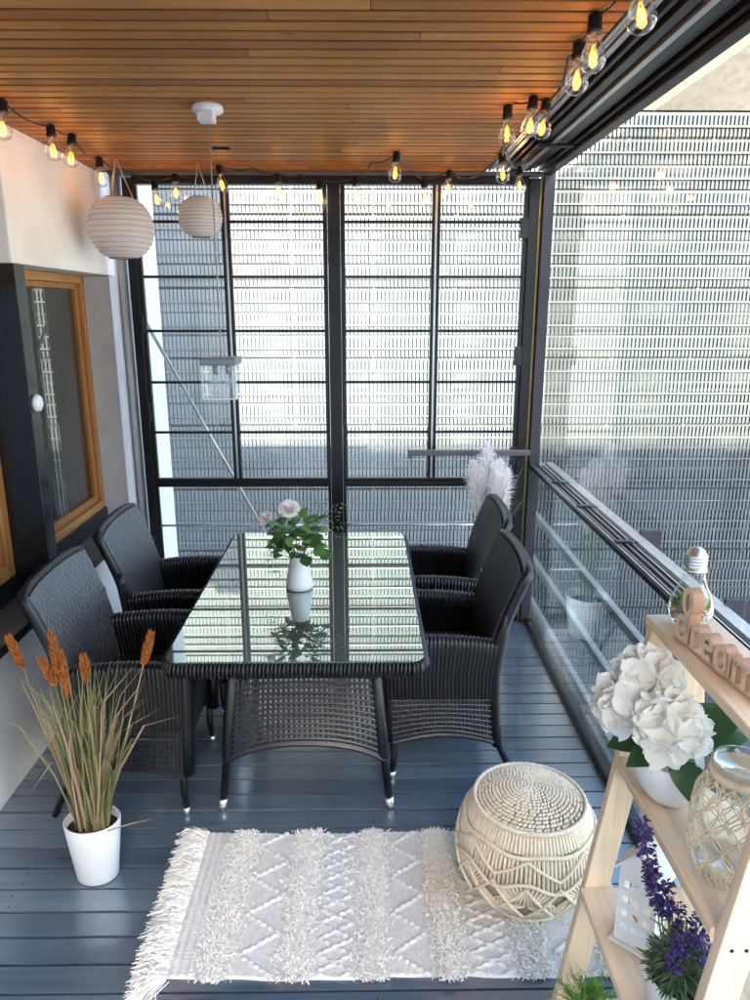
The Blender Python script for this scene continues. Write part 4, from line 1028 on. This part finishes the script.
# jar in a macrame net
t = thing('macrame_jar', 'large clear glass jar wrapped in a knotted jute net on the second tier', 'jar', (.612, 1.022, .8915))
jp = [(0, .003), (.058, .001), (.064, .006), (.068, .03), (.068, .115), (.064, .138), (.050, .158), (.046, .166), (.0455, .185), (.048, .189), (.0495, .193), (.0475, .197), (.044, .196), (.0425, .186)]
MB().lathe(jp, 44).build('glass_jar', 'jar_glass', t, smooth=True)
MB().lathe([(.0455, .168), (.0495, .170), (.0505, .176), (.0495, .182), (.0465, .184)], 40).build('rim_ring', 'twine', t, smooth=True)
def jr(z):
    P_ = [(0, .064), (.006, .066), (.03, .0695), (.115, .0695), (.138, .0655), (.158, .052), (.172, .0505)]
    for (z0, r0), (z1, r1) in zip(P_, P_[1:]):
        if z <= z1: return r0 + (r1 - r0) * (z - z0) / (z1 - z0)
    return .0505
def jpnt(a, z, o=.0012): return V(((jr(z) + o) * math.cos(a), (jr(z) + o) * math.sin(a), z))
nb = MB(); kb = MB(); NC = 11; lv = [.170, .148, .120, .092, .064, .036, .010]
for i in range(NC):
    for j in range(len(lv) - 1):
        a0 = 2 * PI * (i + .5 * (j % 2)) / NC
        for sg_ in (-1, 1):
            a1 = a0 + sg_ * PI / NC
            for bow in (.007, -.006):
                pts = []
                for q_ in range(7):
                    s_ = q_ / 6; pts.append(jpnt(a0 + (a1 - a0) * s_ + sg_ * bow / .07 * math.sin(PI * s_) * .7, lv[j] + (lv[j + 1] - lv[j]) * s_))
                nb.tube(pts, .0014, 5)
        p_ = jpnt(a0, lv[j]); nb.ball(p_, .0036, 7, 5, (1, 1, .8))
    p_ = jpnt(2 * PI * i / NC, lv[-1]); nb.ball(p_, .004, 6, 4)
for k in range(12):
    a = 3.6 + k * .06; nb.tube([jpnt(a, .03), jpnt(a + r8.uniform(-.1, .1), .015, .004), jpnt(a + r8.uniform(-.2, .2), .004, .008)], .0012, 4)
nb.build('jute_net', 'twine', t, smooth=True); pass

# little house lantern
t = thing('house_lantern', 'small white house shaped lantern with rows of square window openings on the third tier', 'lantern', (.545, 1.185, .5610), R(46))
D, Wd, Hh = .052, .078, .178
MB().box(-.034, .034, -.047, .047, 0, .007).build('base_plate', 'white_matt', t, bevel=.001)
wl = MB()
cols = [-Wd / 2, -.028, -.014, -.006, .008, .014, .028, Wd / 2]; rows = [.008, .034, .050, .066, .082, .098, .114, .132, .150, Hh]
for i in range(len(cols) - 1):
    for j in range(len(rows) - 1):
        hole = i in (1, 3, 5) and j % 2 == 1
        if not hole: wl.box(-D / 2, -D / 2 + .003, cols[i], cols[i + 1], rows[j], rows[j + 1])
for i in range(5):
    for j in range(len(rows) - 1):
        xs_ = [-D / 2 + .003, -.014, -.003, .005, .016, D / 2]
        if not (i in (1, 3) and j % 2 == 1): wl.box(xs_[i], xs_[i + 1], -Wd / 2, -Wd / 2 + .003, rows[j], rows[j + 1]); 
wl.box(-D / 2 + .003, D / 2 - .003, Wd / 2 - .003, Wd / 2, .008, Hh)
for x in (-D / 2, D / 2 - .003): wl.add([(x, -Wd / 2, Hh), (x, Wd / 2, Hh), (x, 0, Hh + .05), (x + .003, -Wd / 2, Hh), (x + .003, Wd / 2, Hh), (x + .003, 0, Hh + .05)], [(0, 2, 1), (3, 4, 5), (0, 3, 5, 2), (1, 2, 5, 4), (0, 1, 4, 3)])
wl.build('lantern_wall', 'white_matt', t)
rf = MB(); e = .008
for s_ in (-1, 1):
    a, b_ = V((0, s_ * (Wd / 2 + e), Hh - e * 1.0)), V((0, 0, Hh + .0545))
    n_ = V((0, s_ * .055, .047)).normalized() * .004
    rf.hexa([(-D / 2 - .006, a.y, a.z), (D / 2 + .006, a.y, a.z), (D / 2 + .006, b_.y, b_.z), (-D / 2 - .006, b_.y, b_.z)], [(-D / 2 - .006, a.y + n_.y, a.z + n_.z), (D / 2 + .006, a.y + n_.y, a.z + n_.z), (D / 2 + .006, b_.y + n_.y * .01, b_.z + n_.z * 1.4), (-D / 2 - .006, b_.y + n_.y * .01, b_.z + n_.z * 1.4)])
rf.build('roof', 'white_matt', t)

# lavender
t = thing('lavender_pot', 'white pot of violet lavender with tall flower spikes on the third tier', 'potted plant', (.548, 1.02, .5610))
pot(MB(), .042, .052, .098).build('pot', 'white', t, smooth=True)
MB().lathe([(0, .085), (.03, .085), (.046, .083), (.046, .07), (0, .07)], 20).build('soil', 'soil', t)
r9 = random.Random(12); lm = MB(); stm = MB()
for k in range(460):
    a = r9.uniform(0, 2 * PI); rr_ = .043 * r9.random() ** .6; z = .095 + r9.random() * .085 * (1.1 - rr_ / .06)
    lm.leaf((rr_ * math.cos(a), rr_ * math.sin(a), z), (math.cos(a) * .9 + r9.gauss(0, .3), math.sin(a) * .9 + r9.gauss(0, .3), r9.uniform(.1, 1.3)), (0, 0, 1), r9.uniform(.020, .036), r9.uniform(.0045, .007), .35, .3, 'x', 4)
spikes = [((-.075, .045, .385), .135, 1.0), ((-.055, .03, .30), .09, 1.15), ((-.035, .02, .275), .07, 1), ((-.01, -.02, .205), .055, 1.2), ((.025, -.01, .235), .06, 1.25), ((.035, -.03, .19), .045, 1.1), ((-.03, -.03, .17), .04, 1.0), ((.0, .03, .22), .05, 1)]
for tip, L_, fat in spikes:
    tip = V(tip); base = V((tip.x * .2, tip.y * .2, .09)); dd = (tip - base).normalized(); mid = base.lerp(tip, .5) + V((0, 0, .012))
    stm.tube([base, mid, tip], [.0016, .0014, .001], 5)
    for k in range(10):
        s_ = r9.uniform(.15, .7); p_ = base.lerp(tip, s_); a = r9.uniform(0, 6.28)
        lm.leaf(p_, (math.cos(a), math.sin(a), .8), (0, 0, 1), .024, .0045, .3, .3, 'x', 4)
    fm = MB()
    for k in range(int(210 * L_ / .08)):
        s_ = r9.random(); a = r9.uniform(0, 2 * PI); o1 = dd.orthogonal().normalized(); o2 = dd.cross(o1); out = o1 * math.cos(a) + o2 * math.sin(a)
        wob = .6 + .4 * math.cos(2 * PI * s_ * L_ / .024)
        p_ = tip - dd * (L_ * s_) + out * .0125 * fat * wob * (.4 + .6 * math.sin(PI * min(1, s_ + .12)))
        fm.leaf(p_, out + dd * r9.uniform(-.2, .9), dd, r9.uniform(.006, .010), r9.uniform(.004, .006), .3, .3, n=3)
    fm.build('flower_spike', 'lav', t)
lm.build('leaves', 'leaf_grey', t); stm.build('stems', 'leaf_grey', t, smooth=True)

# feathery green plant on the lowest tier
t = thing('green_plant', 'small feathery bright green plant in a pot on the lowest tier', 'potted plant', (.475, 1.215, .2515))
pot(MB(), .038, .048, .085).build('pot', 'white', t, smooth=True)
fr = MB(); r10 = random.Random(3)
for k in range(90):
    a = r10.uniform(0, 2 * PI); e_ = r10.uniform(.25, 1.5); L_ = r10.uniform(.06, .10); d_ = V((math.cos(a) * math.cos(e_), math.sin(a) * math.cos(e_), math.sin(e_))); p0 = V((.01 * math.cos(a), .01 * math.sin(a), .08))
    pts = [p0 + d_ * L_ * s_ - V((0, 0, .018 * s_ * s_)) for s_ in (0, .35, .7, 1)]
    fr.blade(pts, .0016)
    for q_ in range(22):
        s_ = .25 + .75 * q_ / 22; p_ = p0 + d_ * L_ * s_ - V((0, 0, .018 * s_ * s_))
        v_ = V((r10.gauss(0, 1), r10.gauss(0, 1), r10.gauss(0, 1))).normalized()
        fr.blade([p_, p_ + (v_ + d_ * .8) * .007, p_ + (v_ + d_ * .9) * .013], .0017)
fr.build('fronds', 'fern', t)
